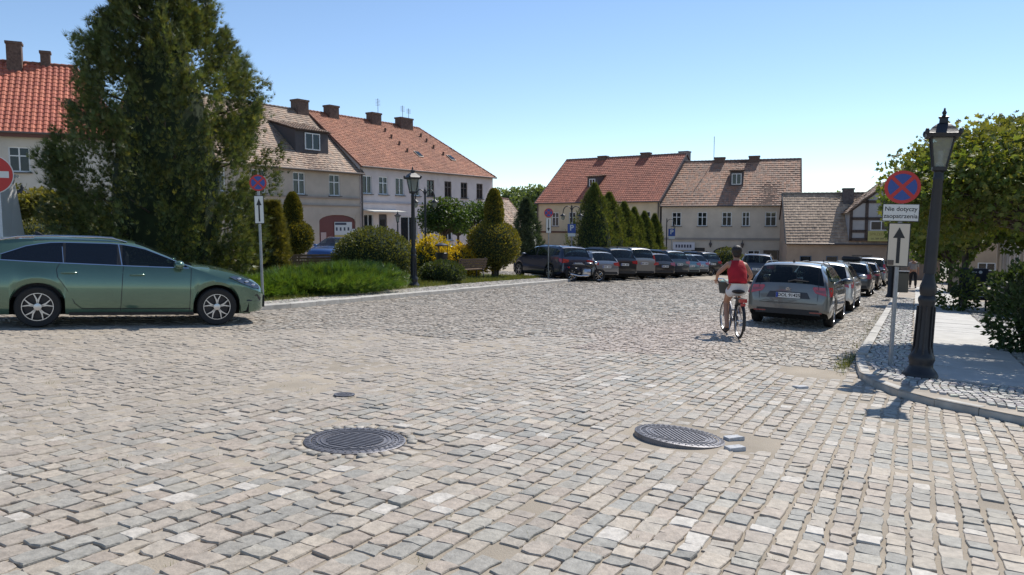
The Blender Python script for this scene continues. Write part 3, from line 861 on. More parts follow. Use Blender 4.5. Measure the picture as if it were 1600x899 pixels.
MB().tube([(4.4, 6, 8), (4.4, 6, 10.6)], .03, 6).build('mast', ZINC, h2)
dormer(h2, 6.9, 1.25, 5.25, 1.5, 1.9, mat('dormer_wall'), BROWN, glass=(.85, 1.0))
for x in (4.75, 7.7):
    l = MB().lathe([(.05, -.3), (.13, 0), (.16, .05), (.02, .25)], (x, -.3, -.35), 6).tube([(x, -.3, -.1), (x, 0, .05)], .03, 6)
    l.build('wall_lamp', ZINC, h2)

# low house with a steep roof and half-timbered cross gable
f3 = Vector((.97, -.24)).normalized(); o3 = Vector(at(1229, 66))
wins = [(1.55, -2.35, .95, 1.25, 'none', mat('blue_frame', (.12, .16, .22), .5), (mat('pale_blue', (.25, .33, .45), .8), 1.0), False),
        (3.65, -2.35, .95, 1.25, 'none', mat('blue_frame'), (mat('pale_blue'), 1.0), False), (6.0, -2.3, 1.6, 1.3, 'two', ow, (GREYC, .9), False)]
h3 = house('low_house', 'low house with sagging steep brown roof beside the half-timbered gable', (o3.x, o3.y), f3, 12, 8.4, -5, .25, 4.3,
           plaster('ochre_plaster', (.47, .35, .255)), [(.43, .30, .20), (.37, .26, .175), (.48, .34, .225)], wins, .2, .34, .008, .004, over=.35, ridge_cap=(.15, .13, .11), sag=.04, colvar=.12, holes=[(7.9, 9.0, -4, -.7)])
MB().box((8.45, .1, -2.3), (1.1, .06, 3.2)).build('door', mat('door_brown', (.09, .055, .04), .6), h3)
TIM = mat('old_timber', (.085, .062, .05), .85, var=.3, vscale=6); PAN = plaster('limewash', (.43, .415, .40))
x0, x1, zt, yf = 4.9, 10.6, 2.7, -.25
pts = [(x0, yf, .2), (x1, yf, .2), (x1, yf, zt), ((x0 + x1) / 2, yf, zt + 2.3), (x0, yf, zt)]
gab = MB().poly(pts, (0, 1, 0), 4.2).build('cross_gable', PAN, h3)
for (a, b) in (((x0 + .1, .2), (x0 + .1, zt)), ((x0, .32), (x1, .32)), ((x0, 2.05), (x1, 2.05)), ((x0 + 1.3, .3), (x0 + 1.3, 3.6)), ((x1 - .1, .2), (x1 - .1, zt)), ((x0 + 4.0, .3), (x0 + 4.0, 3.6)),
               ((x0, zt), ((x0 + x1) / 2, zt + 2.3)), (((x0 + x1) / 2, zt + 2.3), (x1, zt)), ((x0 + .9, 3.45), (x1 - .9, 3.45)), ((x0 + .1, 1.0), (x0 + 1.3, 1.0))):
    a, b = Vector((a[0], yf - .03, a[1])), Vector((b[0], yf - .03, b[1])); c = (a + b) / 2; l = (b - a).length; an = math.atan2(b.z - a.z, b.x - a.x)
    MB().box(c, (l, .08, .24), tilt=Matrix.Rotation(-an, 3, 'Y')).build('timber', TIM, gab)
for sgn in (-1, 1):
    xm = (x0 + x1) / 2; xe = x0 - .3 if sgn < 0 else x1 + .3
    A = Vector((xe, yf - .3, zt - .2)); Bk = Vector((xe, yf + 4.2, zt - .2)); up = Vector((xm - xe, 0, 2.62))
    rb = MB().add([A, Bk, Bk + up, A + up], [(0, 1, 2, 3)]).build('gable_roof', mat('roof_board'), gab)
    e = (Bk, A) if sgn < 0 else (A, Bk)
    tiles('roof_tiles', TILE, rb, e[0], e[1], up, lambda u, v: (u > 0) & (u < 1) & (v < 1), .2, .3, np.random.default_rng(5), BROWN, .008, .01)
wg = window(h3, x0 + 1.6, x0 + 3.3, 1.06, 1.86, 'two', WHITE, (DARKROOM, .9), False, y=yf - .02)
ban = MB().box((x0 + 2.35, yf - .12, .6), (1.85, .03, .85)).build('banner', mat('banner_yellow', (.52, .47, .16), .6), h3)
BT = Matrix.Translation((x0 + 2.35, yf - .14, .76)) @ Matrix.Rotation(math.pi / 2, 4, 'X')
INKB = mat('banner_ink', (.07, .07, .05), .7)
text_obj('lettering', 'SPRZEDAM', .33, mat('banner_ink2', (.26, .20, .05), .7), ban, BT)
text_obj('lettering', 'tel. 789 589 579', .21, INKB, ban, Matrix.Translation((x0 + 2.35, yf - .14, .38)) @ Matrix.Rotation(math.pi / 2, 4, 'X'))
chimney(h3, 5.35, 3.6, .85, .8, 2.6, 4.75, mat('grey_chimney', (.12, .105, .10), .9, var=.3, vscale=6))

# the row closing the right-hand side
o4 = street(34, 4.6); o4b = street(12.5, 4.6)
wins = [(x, -1.6, 1.1, 1.9, 'cross', WHITE, (GREYC, .8)) for x in (2.2, 5.2, 8.2, 14.2, 17.2, 20.0)]
dR = -D.normalized()
h4 = house('right_house', 'pale house behind the spreading maple at the right edge', o4, (dR.x, dR.y), 21.5, 9, -5, 2.2, 5.9, plaster('grey_beige', (.46, .40, .33)),
           MIX, wins, .24, .3, .03, .005, over=.3, holes=[(10.6, 11.8, -3.2, -.1)])
MB().box((11.2, .1, -1.7), (1.2, .06, 3.2)).build('door', mat('door_brown'), h4)
for x in (.25, 3.7, 6.7, 10.2, 12.2, 15.7): MB().box((x, -.05, -1.2), (.35, .1, 6.2)).build('pilaster', plaster('pilaster', (.52, .44, .36)), h4)
MB().tube([(8, 4.5, 5.8), (8, 4.5, 7.0)], .03, 6).build('mast', ZINC, h4)
o5 = Vector(street(50, 3.2))
wins = [(x, -2.6, 1.1, 1.5, 'cross', WHITE, (GREYC, .8)) for x in (2, 5, 8, 11)] + [(x, .8, 1.0, 1.4, 'cross', WHITE, (GREYC, .8)) for x in (2, 5, 8, 11)]
h5 = house('ochre_house', 'ochre house closing the street end behind the walking person', (o5.x, o5.y), (.885, -.466), 14, 9, -6, 1.6, 5.0, plaster('ochre2', (.46, .34, .23)), MIX, wins, .22, .3, .01, .008)

# little gabled outbuilding between the two rows
oo = at(781, 82)
sh = house('gabled_shed', 'small grey gabled outbuilding between the pink and the yellow house', oo, (.35, .94), 9, 5.0, -5, 1.6, 4.5, plaster('shed_plaster', (.30, .27, .26)), BROWN, [(2, -1.2, .8, 1.0, 'cross', WHITE)], .22, .3, .01, .008)

# white battered wall at the left edge
t = thing('white_buttress', 'white plastered sloping wall end behind the green car', 'wall', (0, 0, 0))
bx, by = -12.28, 18.6; zb = g(bx, by)
fr = [(bx - 3, by, zb - .3), (bx, by, zb - .3), (bx - .03, by, zb + 2.75), (bx - 3, by, zb + 2.75)]
bk = [(bx - 3, by + .95, zb - .3), (bx + .12, by + .95, zb - .3), (bx - .03, by + .55, zb + 2.75), (bx - 3, by + .55, zb + 2.75)]
MB().add(fr + bk, [(0, 1, 2, 3), (5, 4, 7, 6), (1, 5, 6, 2), (4, 0, 3, 7), (3, 2, 6, 7)]).build('wall', plaster('white_plaster', (.80, .79, .78), (.68, .66, .64)), t)
MB().box((bx - 1.5, by + .27, zb + 2.79), (3.1, .7, .08)).build('coping', plaster('white_plaster'), t)
# ------------------------------------------------------------------ trees, shrubs, grass
BLADES = {
    'leaf': (np.array([[0, 0, 0], [.30, .45, .05], [0, 1, -.05], [-.30, .45, .05]]), np.array([[0, 1, 2], [0, 2, 3]])),
    'maple': (np.array([[0, 0, 0]] + [[math.sin(a) * l, .25 + math.cos(a) * l * .75, z] for a, l, z in
                        ((-1.9, .5, -.04), (-1.45, .35, .02), (-1.0, .72, -.06), (-.5, .4, .02), (0, .9, -.08), (.5, .4, .02), (1.0, .72, -.06), (1.45, .35, .02), (1.9, .5, -.04))]),
              np.array([[0, i, i + 1] for i in range(1, 9)])),
    'spray': (np.array([p for a, l in ((-.75, .6), (-.38, .85), (0, 1.0), (.38, .85), (.75, .6)) for p in
                        ([math.sin(a) * .12 - math.cos(a) * .055, .05, 0], [math.sin(a) * .12 + math.cos(a) * .055, .05, 0], [math.sin(a) * l * .8, math.cos(a) * l, .06 * (1 if a else -1)])]),
              np.array([[3 * i, 3 * i + 1, 3 * i + 2] for i in range(5)])),
    'blade': (np.array([[-.05, 0, 0], [.05, 0, 0], [0, 1, .15]]), np.array([[0, 1, 2]])),
}
def leaves(name, m, parent, pos, axis, size, kind, col, rng):
    n = len(pos); tv, tf = BLADES[kind]
    a = axis / np.maximum(np.linalg.norm(axis, axis=1, keepdims=True), 1e-6)
    r = rng.normal(0, 1, (n, 3)); b = np.cross(a, r); b /= np.maximum(np.linalg.norm(b, axis=1, keepdims=True), 1e-6); c = np.cross(b, a)
    P = tv[None, :, 0:1] * b[:, None] + tv[None, :, 1:2] * a[:, None] + tv[None, :, 2:3] * c[:, None]
    P = pos[:, None] + P * size[:, None, None]
    F = (tf[None] + (np.arange(n) * len(tv))[:, None, None]).reshape(-1, 3)
    o = np_mesh(name, P.reshape(-1, 3), F, m, parent, np.repeat(col, len(tv), 0), False)
    return tag(o, kind='stuff')

def tint(n, base, alt, rng, k=.3, br=.35):
    t = rng.random((n, 1)) ** 2 * k * 2
    return (np.array(base) * (1 - t) + np.array(alt) * t) * rng.uniform(1 - br, 1 + br, (n, 1))

def unit(n, rng):
    v = rng.normal(0, 1, (n, 3)); return v / np.linalg.norm(v, axis=1, keepdims=True)

BARK = mat('bark', (.085, .065, .05), .95, var=.35, vscale=10, bump=.8, bscale=25)
LEAF = leaf_mat('foliage', .30, .5)
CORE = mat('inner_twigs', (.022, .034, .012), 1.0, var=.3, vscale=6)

def bush(name, label, x, y, rx, ry, h, base, alt, n=3500, size=.06, kind='leaf', z0=0.0, rz=0, lump=.12, group=None, core=.86, up=.3, power=2.0, cat='shrub', top=None, t=None, part='foliage', zc=None):
    """clipped or mounded shrub: dense leaf shell round a twiggy core; profile radius follows a super-ellipse"""
    rng = np.random.default_rng(int(abs(x * 131 + y * 17 + h * 7)) + n)
    own = t is None
    if own: t = thing(name, label, cat, (x, y, g(x, y) + .06), rz, group)
    u = unit(n, rng)
    rad = 1 + lump * (vnoise(u[:, 0] * 3 + u[:, 2] * 2, u[:, 1] * 3, .9, n) - .5) * 2
    sh = rng.uniform(.80, 1.03, n)
    zc = h * .45 if zc is None else zc
    up_h = h - zc
    zz = np.where(u[:, 2] > 0, u[:, 2] * up_h, u[:, 2] * zc)
    pos = np.stack([u[:, 0] * rx * rad * sh, u[:, 1] * ry * rad * sh, z0 + zc + zz * rad * sh], 1)
    if top is not None:                                             # cone-like taper
        fz = np.clip((pos[:, 2] - z0) / h, 0, 1); hr = top(fz)
        a = np.arctan2(u[:, 1], u[:, 0]); zz = rng.random(n) ** .8; hr = top(zz)
        rr_ = (1 + lump * (vnoise(a * 1.3, zz * 5, .5, n) - .5) * 2) * np.where(rng.random(n) < .85, rng.uniform(.84, 1.16 if kind == 'spray' else 1.05, n), rng.uniform(.4, .9, n))
        pos = np.stack([np.cos(a) * rx * hr * rr_, np.sin(a) * ry * hr * rr_, z0 + zz * h], 1)
        u = np.stack([np.cos(a), np.sin(a), np.full(n, .5)], 1)
    ax = u + unit(n, rng) * .7 + np.array([0, 0, up])
    leaves(part, LEAF, t, pos, ax, rng.uniform(.7, 1.35, n) * size, kind, tint(n, np.array(base) * 1.3, np.array(alt) * 1.2, rng), rng)
    m = MB()
    if top is None:
        m.ell((0, 0, z0 + zc), (rx * core, ry * core, up_h * core), 18, 10, noise=.03)
        m.v = [(a, b, max(c, z0 + .02) if zc > h * .3 else c) for a, b, c in m.v]
    else:
        zs = [i / 12 for i in range(13)]
        m.lathe([(max(rx * top(np.array(z)) * core * .95, .003), z0 + z * h * .97) for z in zs], n=16)
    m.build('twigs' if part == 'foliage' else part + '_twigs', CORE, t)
    return t

G_DARK = (.035, .055, .018); G_MID = (.055, .085, .022); G_YEL = (.16, .14, .025); G_BRT = (.085, .16, .02)

# the tall conifer
def thuja(x, y, h, rad, n, label):
    rng = np.random.default_rng(5)
    t = thing('conifer_tree', label, 'tree', (x, y, g(x, y)))
    prof = lambda z: np.interp(z, [0, .27, .48, .69, .875, .95, 1.0], [.82, 1.0, .88, .70, .42, .25, .06])
    pos = []; ax = []; sz = []; tone = []
    nb = 560
    tips = []
    for i in range(nb):
        z = rng.random() ** .85; a = rng.random() * 2 * np.pi
        r = rad * prof(np.array(z)) * (1 + .22 * (vnoise(np.array(a * 1.2), np.array(z * 6), .7, 3) - .5) * 2) * (1.0 if rng.random() < .8 else rng.uniform(.55, 1.0))
        if rng.random() < .10: r *= 1.12
        c = np.array([math.cos(a) * r * .86, math.sin(a) * r * .86, .25 + z * h * .93])
        tips.append(c)
        out = np.array([math.cos(a), math.sin(a), 0.0]); L = rng.uniform(.55, 1.0) * (.75 + .3 * (1 - z)); k = n // nb
        s = rng.random(k)
        ctr = c[None] + out[None] * (s[:, None] * .35 * L) + np.array([0, 0, 1])[None] * (s[:, None] - .35) * L
        spread = .27 * L * (1 - .75 * s[:, None])
        pos.append(ctr + rng.normal(0, 1, (k, 3)) * spread * np.array([1, 1, .9]))
        ax.append(out[None] * .8 + np.array([0, 0, .75])[None] + rng.normal(0, .45, (k, 3)))
        tn = rng.uniform(.65, 1.25); tone.append(np.full(k, tn)); sz.append(rng.uniform(.12, .24, k))
    pos, ax, sz, tone = np.concatenate(pos), np.concatenate(ax), np.concatenate(sz), np.concatenate(tone)
    col = tint(len(pos), (.078, .112, .042), (.20, .185, .06), rng, .3, .35) * tone[:, None]
    leaves('crown', leaf_mat('conifer_foliage', .3, .5), t, pos, ax, sz, 'spray', col, rng)
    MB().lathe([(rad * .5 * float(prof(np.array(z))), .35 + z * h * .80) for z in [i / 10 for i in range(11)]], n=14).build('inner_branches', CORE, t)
    MB().tube([(0, 0, -.1), (.03, 0, h * .4), (0, .02, h * .95)], [.22, .15, .02], 10).build('trunk', BARK, t)
    br = MB()
    for i in range(60):
        c = tips[i * 8]; br.tube([(0, 0, max(.3, c[2] - .5)), (c[0] * .6, c[1] * .6, c[2] - .25), tuple(c)], [.04, .025, .01], 5)
    tag(br.build('limbs', BARK, t), kind='stuff')
    return t
x, y = at(266, 20.2)
thuja(x, y, 8.3, 2.72, 52000, 'huge dark green conifer rising behind the green car')

def ball_tree(label, x, y, h_trunk, rx, rz_, base, alt, n=6000, kind='maple', size=.14, group=None, name='ball_tree', lumps=26, trunk=.09, seed=1, flat=.5, clump=(.26, .42)):
    """grafted round-headed tree: trunk, limbs and a crown of leaf clumps"""
    rng = np.random.default_rng(seed)
    t = thing(name, label, 'tree', (x, y, g(x, y) + .05), 0, group)
    zc = h_trunk + rz_ * .75
    u = unit(lumps * 3, rng); u = u[u[:, 2] > -flat][:lumps]; k = len(u)
    cs = np.stack([u[:, 0] * rx * .78, u[:, 1] * rx * .78, zc + u[:, 2] * rz_ * .78], 1) * 1.0
    per = n // k; pos = []; ax = []; tone = []
    for c in cs:
        v = unit(per, rng); rr_ = rng.uniform(.55, 1.05, (per, 1)) * rx * rng.uniform(*clump)
        p = c[None] + v * rr_ * np.array([1, 1, .72]); pos.append(p); ax.append(v * .6 + np.array([0, 0, -.25]) + rng.normal(0, .5, (per, 3)))
        tone.append(np.full(per, rng.uniform(.75, 1.2)))
    pos, ax, tone = np.concatenate(pos), np.concatenate(ax), np.concatenate(tone); m_ = len(pos)
    hi = np.clip((pos[:, 2] - zc) / rz_ - .35, 0, 1)[:, None] * .6  # upper leaves blend towards alt: sunlit golden crown top put into the leaf colour
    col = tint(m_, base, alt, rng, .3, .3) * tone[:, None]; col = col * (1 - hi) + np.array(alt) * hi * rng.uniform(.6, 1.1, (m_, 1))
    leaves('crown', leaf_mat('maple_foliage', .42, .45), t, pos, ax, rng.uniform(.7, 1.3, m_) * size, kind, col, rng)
    MB().tube([(0, 0, -.1), (.02, 0, h_trunk * .6), (0, 0, h_trunk + .2)], [trunk * 1.2, trunk, trunk * .85], 10).build('trunk', BARK, t)
    b = MB()
    for c in cs[::1]:
        b.tube([(0, 0, h_trunk), (c[0] * .5, c[1] * .5, h_trunk + (c[2] - h_trunk) * .6), tuple(c)], [trunk * .5, trunk * .3, .012], 5)
    tag(b.build('limbs', BARK, t), kind='stuff')
    return t
M_B, M_A = (.095, .145, .034), (.27, .24, .07)
ball_tree('spreading round-headed maple over the pavement at the right edge', 9.35, 12.7, 2.0, 3.05, 1.15, M_B, M_A, 46000, 'maple', .088, lumps=170, trunk=.14, seed=3, name='maple_tree', flat=.55, clump=(.17, .28))
x, y = at(1508, 26.5)
ball_tree('round-headed maple standing beyond the dark board on the pavement', x, y, 2.0, 2.3, 1.25, M_B, (.16, .18, .04), 9000, 'maple', .17, lumps=40, trunk=.11, seed=4, name='maple_tree')
x, y = at(1486, 40)
ball_tree('small green tree further along the pavement beside the walking person', x, y, 1.3, 1.7, 1.5, M_B, (.14, .18, .04), 5000, 'maple', .17, lumps=28, trunk=.09, seed=14, name='maple_tree')
for px, dep, hb, r, hz, sd_, lab in ((694, 41, 1.9, 1.35, 1.15, 5, 'dark round-crowned tree behind the twin-armed lamp'), (742, 47, 2.0, 1.5, 1.2, 6, 'lighter round-crowned tree just left of the two-tier topiary'),
                               (716, 52, 2.0, 1.4, 1.1, 7, 'small round-crowned tree between the other two in front of the pink house')):
    x, y = at(px, dep); ball_tree(lab, x, y, hb, r, hz, (.04, .075, .02), (.10, .15, .03), 5200, 'leaf', .15, 'round trees before the pink house', lumps=30, seed=sd_)
x, y = at(88, 29)
ball_tree('pale yellow-green leafy tree beside the orange-roofed house', x, y, .9, 1.8, 1.05, (.11, .12, .03), (.24, .21, .06), 6000, 'maple', .17, lumps=34, seed=9, name='leafy_tree')
x, y = at(18, 33)
ball_tree('green leafy tree at the left edge behind the white wall', x, y, 1.2, 2.0, 1.0, (.05, .07, .02), (.15, .14, .04), 5000, 'maple', .17, lumps=30, seed=19, name='leafy_tree')

# clipped and loose shrubs on the island
x, y = at(584, 26.3); bush('round_bush', 'large clipped round green bush beside the near lamp post', x, y, 1.36, 1.3, 1.95, (.075, .09, .028), (.15, .14, .04), 14000, .075, core=.92, lump=.04)
x, y = along(4.0, 2.1)
kang = math.atan2(kd.y, kd.x)
bush('juniper', 'low bright green spreading juniper along the kerb', x, y, 3.4, 1.45, .66, (.06, .115, .022), (.13, .17, .03), 15000, .2, 'spray', rz=kang, lump=.3, core=.7, up=.5, zc=.2)
x, y = along(1.0, 2.3)
bush('juniper', 'lower juniper patch nearest the parking sign beside the green car', x, y, 1.6, 1.0, .48, (.07, .13, .02), (.13, .18, .03), 5000, .18, 'spray', rz=kang, lump=.3, core=.7, up=.5, zc=.15)
x, y = at(690, 28.2); bush('low_bush', 'low dark rounded shrub in front of the litter bin', x, y, .82, .7, .85, (.04, .06, .02), (.09, .10, .03), 3500, .075)
x, y = at(493, 30); bush('low_bush', 'low dark shrub behind the juniper left of the round bush', x, y, 1.1, .6, .65, (.04, .06, .02), (.10, .11, .03), 3000, .08)
x, y = at(668, 33.5); bush('forsythia', 'yellow leafed shrub behind the near lamp post', x, y, .85, .8, 1.65, (.40, .30, .02), (.50, .42, .04), 3600, .11, lump=.4, core=.75)
x, y = at(720, 34); bush('forsythia', 'broad yellow leafed shrub left of the two-tier topiary', x, y, 1.15, .8, 1.4, (.42, .29, .02), (.50, .40, .04), 4200, .11, lump=.4, core=.75)
x, y = at(697, 36); bush('green_bush', 'fresh green shrub between the two yellow shrubs', x, y, .7, .7, 1.35, (.10, .15, .02), (.2, .22, .04), 2000, .1, lump=.3)
x, y = at(66, 24.5); bush('round_bush', 'clipped round hedge bush behind the green car roof', x, y, 1.0, .95, 1.72, (.075, .085, .026), (.17, .14, .04), 5200, .075, core=.9)
x, y = at(115, 23); bush('hedge_bush', 'dark green hedge bush at the foot of the big conifer', x, y, 1.0, .9, 1.35, (.035, .05, .018), (.08, .08, .03), 3600, .08)
# topiaries: a ball with a cone above it
def topiary(label, px, dep, rb, hb, z0, rc, hc, base, alt):
    x, y = at(px, dep)
    t = thing('topiary', label, 'topiary', (x, y, g(x, y) + .06))
    bush('', '', x, y, rb, rb, hb, base, alt, 8500, .085, 'leaf', t=t, part='ball', z0=z0, zc=hb * .5, core=.9, lump=.06)
    bush('', '', x + .1, y, rc, rc, hc, base, alt, 5200, .075, 'leaf', t=t, part='cone', z0=z0 + hb * .93, core=.85, lump=.05,
         top=lambda z: np.clip(np.sqrt(np.clip(1 - np.asarray(z, float) ** 1.5, 0, 1)) * (.72 + .5 * np.clip(np.asarray(z, float), 0, .35)), .02, 1))
    MB().tube([(0, 0, -.1), (.03, .02, z0 + hb * .5), (0, 0, z0 + hb * 1.2)], [.13, .10, .06], 8).tube([(.1, .1, -.1), (.25, .2, z0 + .4)], [.07, .05], 6).build('stem', BARK, t)
topiary('two-tier topiary of golden-green ball and cone beside the bench', 772, 34.3, 1.18, 2.15, .45, .52, 1.55, (.10, .105, .022), (.27, .19, .03))
topiary('two-tier topiary of golden ball and cone in front of the tan house', 459, 33, .82, 1.5, .75, .47, 1.25, (.075, .08, .018), (.24, .17, .02))
bx_, by_ = at(424, 22.0)
bush('golden_conifer', 'loose golden-green conifer shrub behind the left no-stopping sign', bx_, by_, .55, .55, 2.5, (.085, .085, .022), (.20, .17, .04), 5200, .15, 'spray', top=lambda z: np.clip(.9 - .55 * np.asarray(z, float) ** 1.6, .05, 1), lump=.2, core=.7)

# row of columnar conifers behind the parked cars
colm = lambda z: np.clip(np.where(np.asarray(z, float) < .12, .75 + 2 * np.asarray(z, float), 1.0 - ((np.asarray(z, float) - .12) / .88) ** 2.1 * .98), .02, 1)
for px, dep, h, r, lab in ((928, 46, 5.35, 1.08, 'tallest columnar conifer, first in the row behind the parked cars'), (951, 48, 5.0, 1.0, 'second columnar conifer in the row, close against the tallest'),
                      (974, 50.5, 4.6, .9, 'third columnar conifer in the row, counted from the tallest'), (990, 53, 4.4, .72, 'slim fourth columnar conifer in the row'),
                      (1006, 56, 4.3, .75, 'fifth columnar conifer in the row, second from its far end'), (1022, 58, 4.25, .62, 'last columnar conifer of the row, nearest the beige house')):
    x, y = at(px, dep)
    t = bush('columnar_conifer', lab, x, y, r * 1.3, r * 1.3, h, (.065, .092, .025), (.18, .165, .04), 8000, .17, 'spray', top=colm, lump=.3, core=.8, up=1.2, group='columnar conifers behind the cars', cat='tree')
    MB().tube([(0, 0, -.1), (0, 0, h * .6)], [.1, .05], 7).build('trunk', BARK, t)
for px, dep, r, h, lab in ((867, 43, 1.05, 1.25, 'domed bush behind the dark blue car at the sign'), (937, 43.5, .9, 1.05, 'domed bush at the foot of the tallest columnar conifer'),
                      (1060, 60, 1.25, 1.5, 'domed bush under the parking sign by the beige house'), (1136, 58, 1.25, 1.95, 'clipped round bush beyond the cyclist'), (905, 42.5, .8, .9, 'small dark bush under the far twin-armed lamp')):
    x, y = at(px, dep); bush('domed_bush', lab, x, y, r, r, h, (.07, .085, .025), (.15, .14, .04), 3000, .12, core=.9)
x, y = at(1496, 24.0); bush('young_shrub', 'young open shrub left of the dark notice board', x, y, .62, .6, 1.5, (.05, .08, .02), (.12, .14, .04), 900, .13, core=.25, lump=.4)
x, y = at(1618, 13.2); bush('broadleaf_shrub', 'dark glossy shrub at the right edge of the pavement', x, y, .55, .55, 1.25, (.03, .055, .02), (.07, .10, .04), 2000, .10, core=.45, lump=.45)
x, y = at(1598, 22.5); bush('broadleaf_shrub', 'dark shrub behind the glossy one near the pale house', x, y, .7, .7, 1.6, (.03, .05, .02), (.06, .09, .035), 2200, .14, core=.6, lump=.4)

# trees far behind
x, y = at(822, 78)
bush('spruce_tree', 'dark blue-green spruce beside the yellow house', x, y, 2.0, 2.0, 6.2, (.03, .05, .035), (.07, .10, .06), 4200, .4, 'spray', top=lambda z: np.clip((1 - np.asarray(z, float)) ** .8, .015, 1), lump=.35, core=.6, cat='tree')
for px, dep, r, hz, sd_, lab in ((806, 115, 4.2, 3.2, 11, 'pale green tree far behind the grey outbuilding'), (840, 108, 3.6, 3.0, 12, 'pale green tree peeping out left of the yellow house'), (1312, 120, 3.8, 2.4, 13, 'bare-looking far tree above the low roof')):
    x, y = at(px, dep); ball_tree(lab, x, y, 4.6 if sd_ < 13 else 7.0, r, hz, (.10, .15, .06), (.17, .22, .09), 4500, 'leaf', .5, 'far trees', lumps=34, seed=sd_, trunk=.2, name='far_tree')

# grass on the island near the bench and weeds at the kerb
rng = np.random.default_rng(77)
def grass(name, label, pts, h, rng, parent=None):
    pts = np.asarray(pts); n = len(pts)
    pos = np.stack([pts[:, 0], pts[:, 1], gnp(pts[:, 0], pts[:, 1]) + pts[:, 2]], 1)
    ax = np.array([0, 0, 1.0]) + rng.normal(0, .38, (n, 3))
    o = leaves(name, LEAF, parent, pos, ax, rng.uniform(.5, 1.3, n) * h, 'blade', tint(n, (.12, .15, .04), (.26, .23, .09), rng), rng)
    return tag(o, label, 'grass') if parent is None else o
s_ = rng.uniform(9.5, 20.3, 16000); o_ = 1.45 + np.abs(rng.normal(0, 1.2, 16000)); P = np.array([along(a, b) for a, b in zip(s_, o_)])
grass('grass', 'rough pale grass on the island in front of the bench', np.column_stack([P, np.full(len(P), .085)]), .16, rng)
s_ = rng.uniform(-.4, 10, 5000); o_ = .7 + np.abs(rng.normal(0, .35, 5000)) + .05 * s_; P = np.array([along(a, b) for a, b in zip(s_, o_)])
grass('grass_edge', 'thin grass fringe between juniper and edge stones', np.column_stack([P, np.full(len(P), .085)]), .11, rng)
s_ = np.concatenate([rng.normal(-.6, .5, 500), rng.uniform(0, 12, 260)]); o_ = -np.abs(rng.normal(0, .10, 760)) - .02
P = np.array([street(a, b) for a, b in zip(s_, o_)]); P = P[~inside(PAVE, P[:, 0], P[:, 1])]
grass('kerb_weeds', 'green weeds growing along the right-hand kerb', np.column_stack([P, np.zeros(len(P))]), .085, rng)

# tufts and moss in the joints of the near setts
k = 420; tx = rng.uniform(-5.5, 6.5, k); ty = rng.uniform(3.6, 11, k); ok = (np.abs(tx) < ty * .68) & ~inside(PAVE, tx, ty) & (vnoise(tx, ty, 1.4, 41) > .45)
tx, ty = tx[ok], ty[ok]; tx = np.repeat(tx, 7) + rng.normal(0, .022, len(tx) * 7); ty = np.repeat(ty, 7) + rng.normal(0, .022, len(ty) * 7)
grass('joint_weeds', '', np.column_stack([tx, ty, np.zeros(len(tx))]), .032, rng, road)
# ------------------------------------------------------------------ cars
def pchip(pts):
    xs = np.array([p[0] for p in pts], float); ys = np.array([p[1] for p in pts], float)
    h = np.diff(xs); d = np.diff(ys) / h; m = np.zeros(len(xs))
    for i in range(1, len(xs) - 1):
        if d[i - 1] * d[i] > 0:
            w1 = 2 * h[i] + h[i - 1]; w2 = h[i] + 2 * h[i - 1]; m[i] = (w1 + w2) / (w1 / d[i - 1] + w2 / d[i])
    m[0] = d[0]; m[-1] = d[-1]
    def f(x):
        x = min(max(x, xs[0]), xs[-1]); i = int(min(max(np.searchsorted(xs, x) - 1, 0), len(xs) - 2)); t = (x - xs[i]) / h[i]
        return float((2 * t**3 - 3 * t**2 + 1) * ys[i] + (t**3 - 2 * t**2 + t) * h[i] * m[i] + (-2 * t**3 + 3 * t**2) * ys[i + 1] + (t**3 - t**2) * h[i] * m[i + 1])
    return f

def paint(name, c, metal=.35, rough=.32):
    return mat('paint_' + name, c, rough, metal, coat=1.0, var=.03, vscale=2)
CGLASS = glass_mat('car_glass', (.012, .016, .022), .5); CGLASS_D = glass_mat('car_glass_dark', (.008, .011, .018), .08)
TYRE = mat('tyre_rubber', (.018, .018, .018), .85, bump=.3, bscale=60); ALLOY = mat('alloy', (.55, .55, .56), .3, .9); ALLOY_D = mat('alloy_dark', (.035, .035, .04), .4, .6)
BLACK = mat('black_plastic', (.02, .02, .022), .55); CHROME = mat('chrome', (.75, .75, .76), .12, 1.0)
REDL = mat('red_lens', (.42, .012, .018), .12, coat=1.0); REDL2 = mat('red_lens_deep', (.20, .01, .014), .15, coat=1.0); CLEARL = mat('clear_lens', (.55, .60, .68), .08, .3, coat=1.0)
PLATE = mat('plate_white', (.72, .72, .70), .4); PLATEB = mat('plate_blue', (.02, .06, .35), .4); INK = mat('plate_ink', (.015, .015, .015), .6)
SEATM = mat('car_seat', (.045, .045, .05), .9); WELL = mat('wheel_well', (.008, .008, .008), 1.0)

